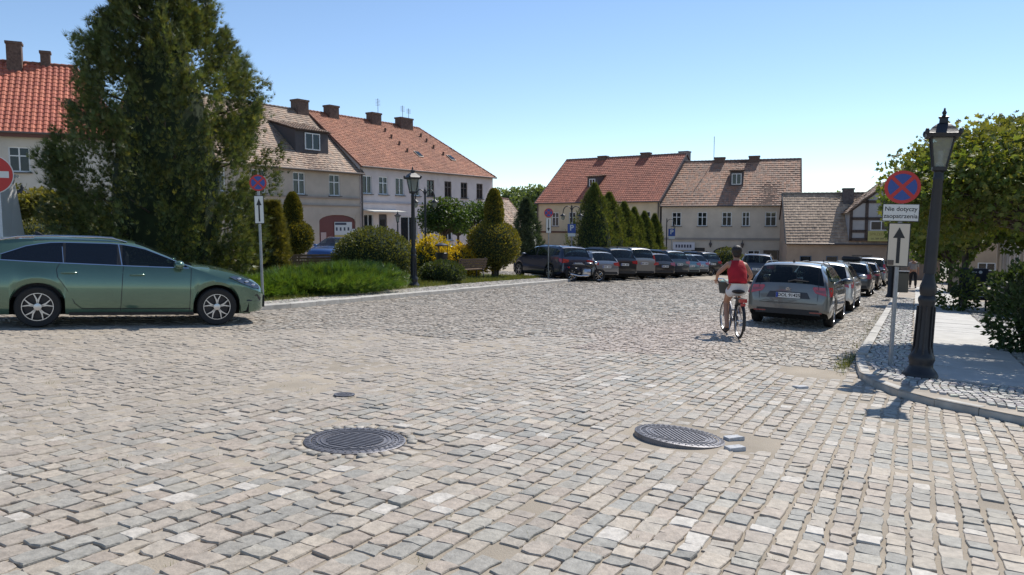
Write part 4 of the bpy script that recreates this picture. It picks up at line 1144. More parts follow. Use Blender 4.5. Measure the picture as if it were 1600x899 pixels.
def wheel(root, x, y, r, w, side, spokes=5, twin=True):
    """side -1: outer face towards -y"""
    M = Matrix.Rotation(-math.pi / 2 * side, 3, 'X')               # lathe axis z -> outward y
    tyre = MB().lathe([(r * .64, -w / 2), (r * .9, -w / 2), (r * .985, -w * .38), (r, -w * .2), (r, w * .2), (r * .985, w * .38), (r * .93, w * .49), (r * .70, w / 2), (r * .655, w * .44), (r * .64, w * .1)],
                      (x, y, r), 36, M, False).build('wheel', TYRE, root, 50)
    MB().lathe([(.001, w * .02), (r * .62, w * .02), (r * .645, w * .15), (r * .645, w * .40), (r * .66, w * .43)], (x, y, r), 36, M, False).build('barrel', ALLOY_D, tyre, 40)
    m = MB(); R1 = r * .665
    def P(a, rr_, z): return Vector((x, y, r)) + M @ Vector((rr_ * math.cos(a), rr_ * math.sin(a), z))
    for k in range(spokes):
        a0 = 2 * math.pi * k / spokes + math.pi / 2
        offs = (-.27, .27) if twin else (0,)
        for o in offs:
            w0, w1 = (.034, .020) if twin else (.09, .07)
            a1 = a0 + o
            def edge(a, rr_, wd, s): return P(a + s * wd * r / rr_ * .55, rr_, 0)
            q = []
            for z in (w * .34, w * .44):
                for (a, rr_, wd) in ((a0, r * .16, w0 * 1.2), (a0 + o * .45, r * .38, w0), (a1, R1, w1)):
                    for s in (-1, 1):
                        q.append(P(a + s * wd * r / rr_, rr_, z))
            m.add(q, [(6, 7, 9, 8), (8, 9, 11, 10), (0, 2, 8, 6), (2, 4, 10, 8), (1, 7, 9, 3), (3, 9, 11, 5)])
    m.lathe([(r * .675, w * .40), (r * .685, w * .47), (r * .645, w * .47), (r * .64, w * .40)], (x, y, r), 36, M, False)
    m.lathe([(r * .17, w * .3), (r * .17, w * .44), (r * .06, w * .47), (.0005, w * .47)], (x, y, r), 16, M)
    m.build('rim', ALLOY, tyre, 30)

class Car:
    def __init__(c, name, label, spec, body, group=None, glass_rear=None):
        c.s = s = spec; c.L, c.W, c.H = s['L'], s['W'], s['H']
        c.root = thing(name, label, 'car', (0, 0, 0), 0, group)
        c.body = body
        c.top = pchip(s['top']); c.belt = pchip(s['belt']); c.gt = pchip(s['gtop']); c.gb = pchip(s['gbot'])
        h = c.L / 2; W2 = c.W / 2
        c.hw = pchip([(-h, W2 - s.get('tailin', .13)), (-h + .06, W2 - .06), (-h + .35, W2 - .012), (-h + .9, W2), (h - 1.1, W2), (h - .5, W2 - .05), (h - .18, W2 - .16), (h - .05, W2 - .30), (h, W2 - .46)])
        c.xw = s['axles']; c.rw = s['rw']; c.Ra = c.rw + .055
        c.sill = s.get('sill', .20)
        c.make(glass_rear)
    def zb(c, x):
        h = c.L / 2; z = c.sill
        if x < -h + .35: z = c.sill + (-h + .35 - x) * .42
        if x > h - .35: z = c.sill + (x - h + .35) * .15
        for xw in c.xw:
            d = abs(x - xw)
            if d < c.Ra: z = max(z, c.rw + math.sqrt(max(c.Ra**2 - d * d, 0)))
        return z
    def yside(c, x, z):
        w = c.hw(x); b = c.belt(x)
        if z >= b: return w - .05 - (z - b) / max(c.H - b, .1) * c.s.get('tumble', .20)
        f = (z - .2) / max(b - .2, .1)
        return w - .05 * max(0, 1 - f / .25) - .05 * max(0, (f - .72) / .28) ** 1.5 - .012 * max(0, math.sin(math.pi * min(max((f - .3) / .35, 0), 1)))
    def sec(c, x):
        t = c.top(x); b = c.belt(x); z0 = c.zb(x)
        zs = [z0, z0 + .05, max(.46, z0 + .09), max(.66, z0 + .12), b - .07, c.gb(x), c.gt(x), t - .045, t - .012, t]
        n = len(zs)
        for j in range(n): zs[j] = min(zs[j], t - .004 * (n - 1 - j))
        for j in range(n - 2, -1, -1): zs[j] = min(zs[j], zs[j + 1] - .001)
        ys = [c.yside(x, z) for z in zs[:7]]
        ys[0] -= .03
        ye = c.yside(x, zs[7]) - .05
        ys += [ye, ye * .62, 0]
        return [(y, z) for y, z in zip(ys, zs)]
    def S(c, x, r, side=1, off=0.0):
        q = c.sec(x); i = int(min(r, len(q) - 2)); f = r - i
        y = q[i][0] * (1 - f) + q[i + 1][0] * f; z = q[i][1] * (1 - f) + q[i + 1][1] * f
        return Vector((x, side * (y + off), z + (off * .3 if i > 5 else 0)))
    def patch(c, name, m, x0, x1, r0, r1, side, off=.006, n=6, k=4, parent=None):
        vs = [c.S(x0 + (x1 - x0) * i / n, r0 + (r1 - r0) * j / k, side, off) for i in range(n + 1) for j in range(k + 1)]
        fs = [(i * (k + 1) + j, (i + 1) * (k + 1) + j, (i + 1) * (k + 1) + j + 1, i * (k + 1) + j + 1) for i in range(n) for j in range(k)]
        return MB().add(vs, fs).build(name, m, parent or c.root, 60)
    def zpatch(c, name, m, pts, side, off=.008, parent=None):
        """outline in (x,z) laid on the flank, with a little thickness"""
        a = [Vector((x, side * (c.yside(x, z) + off), z)) for x, z in pts]
        return MB().poly(a, (0, -side, 0), .03).build(name, m, parent or c.root, 40)
    def xr(c, z):
        """rear surface x at height z"""
        lo, hi = -c.L / 2, 0.0
        if z <= c.top(lo): return lo
        for _ in range(30):
            mid = (lo + hi) / 2
            if c.top(mid) < z: lo = mid
            else: hi = mid
        return lo
    def rear(c, name, m, pts, off=.012, t=.04, parent=None):
        a = [Vector((c.xr(z) - off, y, z)) for y, z in pts]
        return MB().poly(a, (1, 0, 0), t).build(name, m, parent or c.root, 40)
    def make(c, glass_rear):
        s = c.s; h = c.L / 2
        xs = set(np.round(np.linspace(-h, h, 58), 4)) | {-h + .012, -h + .03, -h + .07, h - .012, h - .04, h - .09}
        for xw in c.xw:
            for a in np.linspace(0, math.pi, 17): xs.add(round(xw + c.Ra * math.cos(a), 4))
            xs |= {round(xw + c.Ra + .004, 4), round(xw - c.Ra - .004, 4)}
        for a, b in s['wins'] + [s['screen'], s['rearwin']]: xs |= {a, b}
        xs = sorted(xs); xs = [x for i, x in enumerate(xs) if i == 0 or x - xs[i - 1] > .002]
        secs = [c.sec(x) for x in xs]; nr = len(secs[0])
        B = MB(); G = {}
        for i in range(len(xs) - 1):
            xm = (xs[i] + xs[i + 1]) / 2
            for j in range(nr - 1):
                key = 'body'
                if j == 5:
                    for k, (a, b) in enumerate(s['wins']):
                        if a < xm < b: key = ('w', k)
                    if key == 'body' and s['wins'][0][0] < xm < s['wins'][-1][1]: key = ('pillar', sum(xm > b for a, b in s['wins']))
                if j in (7, 8):
                    if s['screen'][0] < xm < s['screen'][1]: key = 'screen'
                    if s['rearwin'][0] < xm < s['rearwin'][1]: key = 'rear'
                for sd in (1, -1):
                    q = [(xs[i], sd * secs[i][j][0], secs[i][j][1]), (xs[i + 1], sd * secs[i + 1][j][0], secs[i + 1][j][1]),
                         (xs[i + 1], sd * secs[i + 1][j + 1][0], secs[i + 1][j + 1][1]), (xs[i], sd * secs[i][j + 1][0], secs[i][j + 1][1])]
                    kk = key if key in ('body', 'screen', 'rear') else (key, sd)
                    G.setdefault(kk, MB()).add(q, [(0, 1, 2, 3)])
        for e, sq in ((xs[0], secs[0]), (xs[-1], secs[-1])):
            ring = [(e, y, z) for y, z in sq] + [(e, -y, z) for y, z in reversed(sq[:-1])]
            G['body'].add(ring, [tuple(range(len(ring)))])
        G['body'].build('body', c.body, c.root, 38)
        for kk, m in G.items():
            if kk == 'body': continue
            if kk == 'screen': m.build('windscreen', CGLASS, c.root, 60)
            elif kk == 'rear': m.build('rear_window', glass_rear or CGLASS, c.root, 60)
            elif kk[0][0] == 'pillar': m.build('door_pillar', BLACK, c.root, 60)
            else: m.build('side_window', s.get('wg', {}).get(kk[0][1], CGLASS), c.root, 60)
        # underside, wells, wheels
        u = MB(); wi = c.W / 2 - .30
        u.box((0, 0, .36), (c.L - .5, 2 * wi, .36))
        for a, b in ((-h + .2, c.xw[0] - c.Ra - .02), (c.xw[0] + c.Ra + .02, c.xw[1] - c.Ra - .02), (c.xw[1] + c.Ra + .02, h - .3)):
            if b - a > .05: u.box(((a + b) / 2, 0, .36), (b - a, c.W - .24, .28))
        tag(u.build('underbody', WELL, c.root), kind='stuff')
        for xw in c.xw:
            for sd in (1, -1):
                vs = []; n = 14
                for yy in (c.W / 2 - .32, c.W / 2 - .05):
                    vs += [(xw + (c.Ra + .02) * math.cos(math.pi * i / n), sd * yy, c.rw - .1 + (c.Ra + .12) * math.sin(math.pi * i / n)) for i in range(n + 1)]
                MB().add(vs, [(i, i + 1, n + 2 + i, n + 1 + i) for i in range(n)] + [tuple(range(n + 1))]).build('wheel_arch', WELL, c.root, 40)
                wheel(c.root, xw, sd * (c.W / 2 - .125), c.rw, .21, sd, *s.get('wheel', (5, True)))
        # cabin
        if s.get('cabin', True):
            t = MB().box(((s['wins'][0][0] + s['screen'][0]) / 2, 0, .62), (s['screen'][0] - s['wins'][0][0] + .5, c.W - .36, .3)); t.build('cabin_floor', SEATM, c.root)
            for xx in (.25, -.75):
                for yy in (-.38, .38):
                    st = MB().rbox((xx - .28, yy, .92), (.16, .48, .56), .04).rbox((xx - .30, yy, 1.24), (.10, .26, .17), .03)
                    st.build('seat', SEATM, c.root, 40)
            MB().box((s['screen'][0] + .05, 0, c.belt(s['screen'][0]) - .1), (.4, c.W - .4, .18)).build('dashboard', SEATM, c.root)
    def mirror(c, x, m=None):
        for sd in (1, -1):
            y = sd * (c.yside(x, c.gb(x)) + .12)
            o = MB().ell((x, y, c.gb(x) + .05), (.085, .13, .075), 12, 8).build('mirror', m or c.body, c.root, 60)
            MB().tube([(x + .02, y, c.gb(x)), (x + .03, sd * c.yside(x, c.gb(x)) - sd * .03, c.gb(x) - .02)], .025, 6).build('mirror_arm', BLACK, o)
    def seam(c, x0, x1, r0, r1, sd):
        n = 10; vs = []; fs = []
        for i in range(n + 1):
            f = i / n; x = x0 + (x1 - x0) * f; r = r0 + (r1 - r0) * f
            for dx in (-.005, .005): vs.append(c.S(x + dx, r, sd, .0025))
        fs = [(2 * i, 2 * i + 1, 2 * i + 3, 2 * i + 2) for i in range(n)]
        MB().add(vs, fs).build('seam', BLACK, c.root)
    def hseam(c, xa, xb, z, sd, hgt=.010, m=None, name='seam', off=.003):
        n = 16; vs = []
        for i in range(n + 1):
            x = xa + (xb - xa) * i / n; zz = z(x) if callable(z) else z
            for dz in (-hgt / 2, hgt / 2): vs.append((x, sd * (c.yside(x, zz + dz) + off), zz + dz))
        MB().add(vs, [(2 * i, 2 * i + 1, 2 * i + 3, 2 * i + 2) for i in range(n)]).build(name, m or BLACK, c.root)
    def handle(c, x, z, sd):
        y = sd * (c.yside(x, z) + .025)
        MB().tube([(x - .11, y - sd * .03, z), (x - .09, y, z), (x + .07, y, z + .004), (x + .10, y - sd * .03, z)], .016, 7).build('door_handle', c.body, c.root, 60)
    def plate(c, z, text=None, y=0):
        x = c.xr(z) - .035
        p = MB().box((x, y, z), (.02, .52, .115)).build('number_plate', PLATE, c.root)
        MB().box((x - .012, y + .235, z), (.006, .045, .11)).build('plate_band', PLATEB, p)
        if text:
            M = Matrix.Translation((x - .0125, y - .02, z)) @ Matrix(((0, 0, -1, 0), (-1, 0, 0, 0), (0, 1, 0, 0), (0, 0, 0, 1)))
            text_obj('plate_text', text, .10, INK, p, M, bold=.002)
        else:
            for i in range(7):
                if i != 3: MB().box((x - .012, y + .16 - i * .06, z), (.004, .034, .06)).build('plate_mark', INK, p)
    def aerial(c, x):
        z = c.top(x)
        MB().add([(x + .06, -.025, z - .01), (x + .06, .025, z - .01), (x - .08, -.02, z - .01), (x - .08, .02, z - .01), (x - .09, 0, z + .07), (x - .03, 0, z + .05)],
                 [(0, 1, 5), (0, 5, 4, 2), (1, 3, 4, 5), (2, 4, 3)]).build('aerial_fin', BLACK, c.root)
    def rails(c, x0, x1, m=None):
        for sd in (1, -1):
            pts = []
            for i in range(9):
                x = x0 + (x1 - x0) * i / 8; y = c.yside(x, c.top(x) - .05) - .05
                pts.append((x, sd * y, c.top(x) - .03 + (.02 if 0 < i < 8 else -.01)))
            MB().tube(pts, .012, 6).build('roof_rail', m or BLACK, c.root, 60)

def simple_rear(c, zl=.86, wl=.34, hl=.20, platez=.78, tall=False):
    """tail lamps, plate and bumper strip for the parked cars"""
    W2 = c.W / 2 - .10
    for sd in (1, -1):
        if tall: pts = [(sd * (W2 + .02), zl - .22), (sd * (W2 - .12), zl - .22), (sd * (W2 - .14), zl + .32), (sd * (W2 - .02), zl + .32)]
        else: pts = [(sd * (W2 + .03), zl - hl / 2), (sd * (W2 - wl * .9), zl - hl * .3), (sd * (W2 - wl), zl + hl * .3), (sd * (W2 + .0), zl + hl / 2)]
        c.rear('tail_lamp', REDL, pts)
        c.zpatch('tail_lamp', REDL, [(-c.L / 2 + .05, zl - hl / 2), (-c.L / 2 + .26, zl - hl * .1), (-c.L / 2 + .30, zl + hl / 2), (-c.L / 2 + .10, zl + hl / 2)], sd)
    c.plate(platez)
    c.rear('bumper_insert', BLACK, [(-W2 + .05, .36), (W2 - .05, .36), (W2 - .12, .48), (-W2 + .12, .48)], .008)
    for sd in (1, -1):
        c.hseam(c.s['wins'][0][0] + .1, c.s['screen'][0] + .3, lambda x: .52, sd, .05, BLACK, 'side_strip')

# --- the green estate, side on
GREEN = mat('paint_green', (.10, .175, .125), .2, .5, coat=1.0, var=.05, vscale=2)
spec = dict(L=4.52, W=1.80, H=1.455, axles=(-1.23, 1.42), rw=.325, sill=.20, tumble=.22, wheel=(5, True),
            top=[(-2.26, .78), (-2.24, .93), (-2.1, 1.15), (-1.88, 1.36), (-1.6, 1.42), (-.9, 1.452), (-.35, 1.455), (.1, 1.41), (.55, 1.245), (1.02, 1.06), (1.2, 1.03), (1.45, .995), (1.78, .91), (2.02, .81), (2.17, .71), (2.26, .58)],
            belt=[(-2.26, .90), (-1.6, .98), (-.5, .965), (.6, .96), (1.1, .965), (1.7, .90), (2.26, .66)],
            gtop=[(-2.26, 1.02), (-1.75, 1.13), (-1.35, 1.285), (-.95, 1.345), (-.2, 1.35), (.2, 1.30), (.55, 1.175), (.98, 1.005), (2.26, .55)],
            gbot=[(-2.26, .94), (-1.75, 1.055), (-1.4, 1.04), (-.5, 1.015), (.3, .995), (.98, .985), (1.2, .95), (2.26, .50)],
            wins=[(-1.72, -.90), (-.86, -.13), (-.05, .93)], screen=(.14, 1.02), rearwin=(-2.16, -1.86), wg={0: CGLASS_D, 1: CGLASS_D})
car = Car('estate_car', 'metallic green estate car driving past at the left', spec, GREEN, glass_rear=CGLASS_D)
car.mirror(.80)
for sd in (1, -1):
    car.seam(-.07, -.03, .6, 5, sd); car.seam(.98, 1.0, .6, 5, sd); car.seam(-.93, -.98, 5, 4.2, sd)
    pts = [(-.98, .93), (-.96, .80), (-.88, .68), (-.78, .52), (-.72, .38), (-.62, .295)]
    for (xa, za), (xb, zb_) in zip(pts[:-1], pts[1:]):
        vs = [(x, sd * (car.yside(x, z) + .003), z) for x, z in ((xa - .005, za), (xa + .005, za), (xb + .005, zb_), (xb - .005, zb_))]
        MB().add(vs, [(0, 1, 2, 3)]).build('seam', BLACK, car.root)
    car.hseam(-.62, 1.0, .295, sd)
    car.hseam(-.80, 1.05, .212, sd, .05, BLACK, 'sill_strip')
    car.handle(-.80, .87, sd); car.handle(.18, .855, sd)
    # bright trim round the side glass
    car.hseam(-1.74, .96, lambda x: car.gb(x) - .002, sd, .014, CHROME, 'chrome_strip', .006)
    car.hseam(-1.74, .96, lambda x: car.gt(x) + .004, sd, .012, CHROME, 'chrome_strip', .006)
    for x0, x1 in ((-.885, -.875), (-.125, -.055)):
        pass
    vs = [car.S(x, r, sd, .006) for x, r in ((-.06, 5), (-.045, 5), (-.10, 6), (-.115, 6))]
    MB().add(vs, [(0, 1, 2, 3)]).build('chrome_strip', CHROME, car.root)
    vs = [car.S(x, r, sd, .006) for x, r in ((-.89, 5), (-.88, 5), (-.905, 5.8), (-.915, 5.8))]
    MB().add(vs, [(0, 1, 2, 3)]).build('chrome_strip', CHROME, car.root)
    hl_ = car.zpatch('headlamp', mat('headlamp_dark', (.10, .12, .15), .12, .4, coat=1.0), [(1.62, .845), (1.70, .865), (1.93, .80), (2.12, .70), (2.16, .635), (2.04, .655), (1.83, .735)], sd, .008)
    for xx, zz in ((1.78, .815), (1.91, .765), (2.03, .71)):
        MB().ell((xx, sd * (car.yside(xx, zz) + .014), zz), (.035, .012, .018), 10, 6).build('lamp_lens', CLEARL, hl_, 60)
    car.zpatch('air_intake', BLACK, [(1.92, .42), (2.14, .415), (2.18, .44), (1.94, .445)], sd, .004)
    car.zpatch('lower_vent', BLACK, [(2.06, .52), (2.17, .42), (2.18, .47), (2.11, .54)], sd, .004)
    car.zpatch('tail_lamp', REDL, [(-2.18, .80), (-1.85, .86), (-1.88, .95), (-2.16, .93)], sd)
car.aerial(-1.25); car.rails(-1.75, .02, CHROME)
car.rear('tail_lamp', REDL, [(-.8, .82), (.8, .82), (.8, .92), (-.8, .92)]); car.plate(.60)
MB().box((2.262, 0, .40), (.02, 1.0, .22)).build('grille', BLACK, car.root)
# near-side wheels stand on the setts at (-7.48,12.0) and (-5.09,13.3)
ra, fa = Vector((-7.50, 12.05)), Vector((-5.12, 13.28)); hd_ = (fa - ra).normalized(); lf = Vector((-hd_.y, hd_.x))
ctr = ra + hd_ * 1.23 + lf * .80
on_slope(car.root, ctr.x, ctr.y, math.atan2(hd_.y, hd_.x), .012)
# --- the grey estate seen from behind
GREY = mat('paint_greybrown', (.145, .148, .145), .33, .6, coat=1.0, var=.03, vscale=2)
spec_w = dict(L=4.80, W=1.86, H=1.49, axles=(-1.42, 1.40), rw=.335, sill=.22, tumble=.26, wheel=(5, False), tailin=.16,
              top=[(-2.40, .62), (-2.385, .80), (-2.36, .99), (-2.22, 1.21), (-2.04, 1.41), (-1.92, 1.452), (-1.6, 1.475), (-.5, 1.49), (.1, 1.45), (.6, 1.24), (1.12, 1.0), (1.3, .965), (1.8, .88), (2.2, .76), (2.40, .60)],
              belt=[(-2.40, .93), (-1.6, .97), (-.5, .955), (.6, .94), (1.2, .925), (1.8, .84), (2.40, .65)],
              gtop=[(-2.40, 1.02), (-2.1, 1.16), (-1.75, 1.34), (-1.2, 1.375), (-.2, 1.38), (.2, 1.34), (.6, 1.18), (1.08, .97), (2.40, .55)],
              gbot=[(-2.40, .95), (-2.05, 1.06), (-1.6, 1.04), (-.5, 1.01), (.3, .99), (1.08, .955), (1.3, .91), (2.40, .50)],
              wins=[(-1.98, -1.02), (-.98, -.16), (-.08, 1.0)], screen=(.14, 1.12), rearwin=(-2.355, -2.045))
def estate(name, label, body, group=None, text=None, spec=spec_w, glass=None):
    c = Car(name, label, spec, body, group, glass)
    c.mirror(.86); c.aerial(-1.7); c.rails(-1.85, .05)
    for sd in (1, -1):
        c.seam(-.12, -.10, .6, 5, sd); c.seam(1.04, 1.06, .6, 5, sd); c.seam(-1.0, -1.02, 1, 5, sd)
        c.handle(-.9, .86, sd); c.handle(.15, .85, sd); c.hseam(-.95, 1.0, .34, sd, .04, BLACK, 'side_strip')
        W2 = c.W / 2
        c.rear('tail_lamp', REDL, [(sd * (W2 - .12), .74), (sd * (W2 - .36), .80), (sd * (W2 - .42), .90), (sd * (W2 - .40), .94), (sd * (W2 - .16), .93)], .016, .05)
        c.rear('tail_lamp_bar', REDL2, [(sd * (W2 - .16), .80), (sd * (W2 - .34), .83), (sd * (W2 - .35), .87), (sd * (W2 - .16), .86)], .022, .02)
        c.zpatch('tail_lamp', REDL, [(-2.33, .73), (-2.20, .74), (-2.06, .84), (-2.0, .93), (-2.30, .94)], sd, .012)
        c.rear('reflector', REDL2, [(sd * (W2 - .2), .345), (sd * (W2 - .46), .345), (sd * (W2 - .46), .375), (sd * (W2 - .2), .375)], .014, .02)
        MB().tube([(c.xr(.9) - .02, sd * .62, .55), (c.xr(.9) - .014, sd * .63, .92), (c.xr(1.3) - .01, sd * .60, 1.36)], .006, 5).build('tailgate_seam', BLACK, c.root)
    c.rear('plate_recess', mat('recess', (.04, .045, .06), .5), [(-.47, .66), (.47, .66), (.40, .80), (-.40, .80)], .008, .02)
    c.plate(.725, text)
    c.rear('lower_bumper', BLACK, [(-.70, .30), (.70, .30), (.66, .42), (-.66, .42)], .01)
    c.rear('tailgate_seam', BLACK, [(-.62, .545), (.62, .545), (.62, .556), (-.62, .556)], .004, .01)
    # rear wiper and the two small chevrons
    w = MB().tube([(c.xr(1.02) - .03, .02, 1.03), (c.xr(1.06) - .04, -.12, 1.07), (c.xr(1.05) - .03, -.42, 1.05)], [.02, .014, .008], 6); w.build('wiper', BLACK, c.root)
    for dz in (0, .032):
        MB().tube([(c.xr(.86) - .02, .055, .84 + dz), (c.xr(.88) - .022, 0, .868 + dz), (c.xr(.86) - .02, -.055, .84 + dz)], .0075, 5).build('emblem', CHROME, c.root)
    return c
def park(c, s, o, rz=None, dz=.014):
    x, y = street(s, o); on_slope(c.root if isinstance(c, Car) else c, x, y, ANG if rz is None else rz, dz)
cw = estate('estate_car', 'grey-brown estate car parked at the kerb, plate facing the viewer', GREY, None, 'DOL 91425')
park(cw, 7.2, -1.75)

# --- generic bodies for the parked cars
spec_suv = dict(L=4.65, W=1.90, H=1.68, axles=(-1.33, 1.42), rw=.365, sill=.27, tumble=.22, wheel=(5, True), tailin=.14,
                top=[(-2.325, .78), (-2.31, .98), (-2.27, 1.14), (-2.12, 1.42), (-1.98, 1.59), (-1.8, 1.645), (-1.0, 1.68), (-.3, 1.68), (.2, 1.62), (.7, 1.36), (1.1, 1.16), (1.3, 1.11), (1.9, 1.02), (2.2, .90), (2.325, .70)],
                belt=[(-2.325, 1.04), (-1.5, 1.10), (.5, 1.08), (1.2, 1.06), (2.325, .75)],
                gtop=[(-2.325, 1.1), (-2.0, 1.36), (-1.7, 1.50), (-1.0, 1.56), (0, 1.56), (.3, 1.50), (.7, 1.30), (1.08, 1.12), (2.325, .65)],
                gbot=[(-2.325, 1.06), (-1.9, 1.2), (-1.4, 1.16), (.3, 1.13), (1.08, 1.105), (2.325, .6)],
                wins=[(-1.93, -1.05), (-1.0, -.15), (-.07, 1.0)], screen=(.22, 1.1), rearwin=(-2.26, -2.0), cabin=True)
spec_hatch = dict(L=4.2, W=1.78, H=1.48, axles=(-1.25, 1.30), rw=.31, sill=.2, tumble=.24, wheel=(5, False), tailin=.15,
                  top=[(-2.1, .70), (-2.085, .86), (-2.03, 1.0), (-1.85, 1.23), (-1.66, 1.41), (-1.5, 1.445), (-.8, 1.48), (-.2, 1.475), (.2, 1.40), (.65, 1.17), (1.05, .99), (1.3, .945), (1.8, .83), (2.02, .72), (2.1, .56)],
                  belt=[(-2.1, .93), (-1.4, .98), (.5, .94), (1.1, .92), (2.1, .62)],
                  gtop=[(-2.1, 1.0), (-1.8, 1.16), (-1.45, 1.33), (-.8, 1.38), (-.1, 1.37), (.25, 1.28), (.65, 1.10), (1.0, .96), (2.1, .5)],
                  gbot=[(-2.1, .95), (-1.6, 1.06), (-.8, 1.01), (.3, .98), (1.0, .945), (2.1, .45)],
                  wins=[(-1.62, -.95), (-.9, -.12), (-.04, .95)], screen=(.12, 1.05), rearwin=(-2.02, -1.68), cabin=True)
spec_mpv = dict(L=4.7, W=1.88, H=1.75, axles=(-1.35, 1.45), rw=.33, sill=.22, tumble=.20, wheel=(5, False), tailin=.12,
                top=[(-2.35, .8), (-2.335, 1.0), (-2.3, 1.15), (-2.18, 1.48), (-2.08, 1.66), (-1.9, 1.715), (-1.0, 1.75), (-.2, 1.75), (.3, 1.66), (.9, 1.34), (1.4, 1.09), (1.6, 1.04), (2.0, .93), (2.25, .8), (2.35, .62)],
                belt=[(-2.35, 1.04), (-1.4, 1.08), (.5, 1.04), (1.3, 1.0), (2.35, .7)],
                gtop=[(-2.35, 1.1), (-2.1, 1.5), (-1.7, 1.60), (-.5, 1.62), (.3, 1.55), (.9, 1.28), (1.35, 1.06), (2.35, .58)],
                gbot=[(-2.35, 1.08), (-2.0, 1.14), (-.5, 1.10), (.5, 1.07), (1.35, 1.04), (2.35, .5)],
                wins=[(-2.05, -1.1), (-1.03, -.1), (-.02, 1.25)], screen=(.25, 1.4), rearwin=(-2.29, -2.09), cabin=True)
def generic(name, label, spec, body, group, zl, platez, tall=False, rails=True):
    c = Car(name, label, spec, body, group)
    simple_rear(c, zl, platez=platez, tall=tall); c.mirror(spec['screen'][1] - .25)
    if rails: c.rails(spec['wins'][0][0] + .15, .05)
    for sd in (1, -1):
        c.seam(-.12, -.10, .6, 5, sd); c.seam(spec['wins'][-1][1] + .02, spec['wins'][-1][1] + .04, .6, 5, sd)
        c.handle(-.85, c.belt(-.85) - .1, sd); c.handle(.1, c.belt(.1) - .1, sd)
        h = c.L / 2
        c.zpatch('headlamp', CLEARL, [(h - .55, c.belt(h - .55) - .06), (h - .2, c.belt(h - .2) - .05), (h - .16, c.belt(h - .16) - .16), (h - .45, c.belt(h - .45) - .17)], sd)
    MB().box((c.L / 2 + .002, 0, .45), (.02, .8, .2)).build('grille', BLACK, c.root)
    c.aerial(spec['wins'][0][0] + .3)
    return c
PROTO = {}
def spawn(kind, label, body, group):
    """first one is built, later ones are copies with their own paint"""
    if kind not in PROTO:
        a = {'suv': ('parked_suv', spec_suv, .95, .82, False), 'hatch': ('parked_car', spec_hatch, .86, .72, False), 'mpv': ('parked_minivan', spec_mpv, 1.02, .88, True)}[kind]
        PROTO[kind] = generic(a[0], label, a[1], body, group, a[2], a[3], a[4]).root
        return PROTO[kind]
    o = copy_tree(PROTO[kind]); tag(o, label, 'car', group)
    for ch in o.children:
        n = ch.name.split('.')[0]
        if n in ('body', 'mirror', 'door_handle'):
            ch.material_slots[0].link = 'OBJECT'; ch.material_slots[0].material = body
    return o
def estate_copy(label, body, group):
    o = copy_tree(cw.root); tag(o, label, 'car', group)
    for ch in o.children:
        n = ch.name.split('.')[0]
        if n in ('body', 'mirror', 'door_handle'):
            ch.material_slots[0].link = 'OBJECT'; ch.material_slots[0].material = body
        if n == 'number_plate':
            for s_ in list(ch.children):
                if s_.name.startswith('plate_text'): bpy.data.objects.remove(s_)
    return o
NAVY = paint('navy', (.018, .024, .05)); SLATE = paint('slate', (.05, .06, .07)); SILVER = paint('silver', (.27, .275, .28), .7); CHAMP = paint('champagne', (.34, .32, .28), .6)
BLACKP = paint('black', (.012, .012, .014)); GUN = paint('gunmetal', (.10, .105, .11), .6); BLUE = paint('blue', (.03, .08, .22)); WHITEP = paint('white', (.68, .68, .66), 0); TEAL = paint('teal', (.10, .17, .20), .5); STEEL = paint('steel', (.20, .24, .30), .6); BROWNP = paint('darkbrown', (.07, .06, .055), .5)
ROW = 'cars parked in a slanted row beside the island'
def row_at(px, dep): return at(px, dep)
HEAD = math.radians(122)
row = [('suv', 858, 38.3, NAVY, 'dark navy car nearest the lone sign post, first in the slanted row'), ('hatch', 906, 39.0, SILVER, 'silver hatchback, second in the slanted row, behind the first motorcycle'),
       ('suv', 931, 41.3, BLACKP, 'black car with wide red lamps, third in the slanted row'), ('mpv', 962, 43.6, CHAMP, 'champagne minivan, tallest of the slanted row'),
       ('hatch', 1000, 45.8, BROWNP, 'dark brown car right of the champagne minivan'), ('suv', 1020, 48.4, SLATE, 'slate grey car in the middle of the slanted row'),
       ('hatch', 1044, 50.5, TEAL, 'teal hatchback beside the red motorcycle'), ('hatch', 1060, 53.4, STEEL, 'steel blue hatchback past the teal one'),
       ('suv', 1076, 55.8, BLACKP, 'black car with high red lamps near the far end of the row'), ('hatch', 1092, 58.6, GUN, 'gunmetal car next to last in the slanted row'), ('hatch', 1104, 61.4, SILVER, 'last silver car of the slanted row, by the round bush')]
for kind, px, dep, pm, lab in row:
    o = spawn(kind, lab, pm, ROW); x, y = row_at(px, dep)
    on_slope(o, x, y, HEAD, .012)
KERBG = 'cars parked along the right-hand kerb'
o = estate_copy('white-silver estate parked just beyond the grey-brown one', paint('palesilver', (.58, .58, .56), .3), KERBG); park(o, 13.6, -1.75)
o = spawn('hatch', 'dark hatchback parked third along the right-hand kerb', GUN, KERBG); park(o, 24.6, -1.75)
roofbox_car = o
o = spawn('hatch', 'small dark red-lamped car fourth along the right-hand kerb', BROWNP, KERBG); park(o, 33.0, -1.75)
o = spawn('mpv', 'silver minivan at the far end of the right-hand kerb', SILVER, KERBG); park(o, 40.5, -1.7)
o = spawn('suv', 'dark car with red tail lamps driving away down the street', paint('darkgrey', (.05, .052, .06), .5), None); x, y = at(1185, 44); on_slope(o, x, y, ANG + .12, .012)
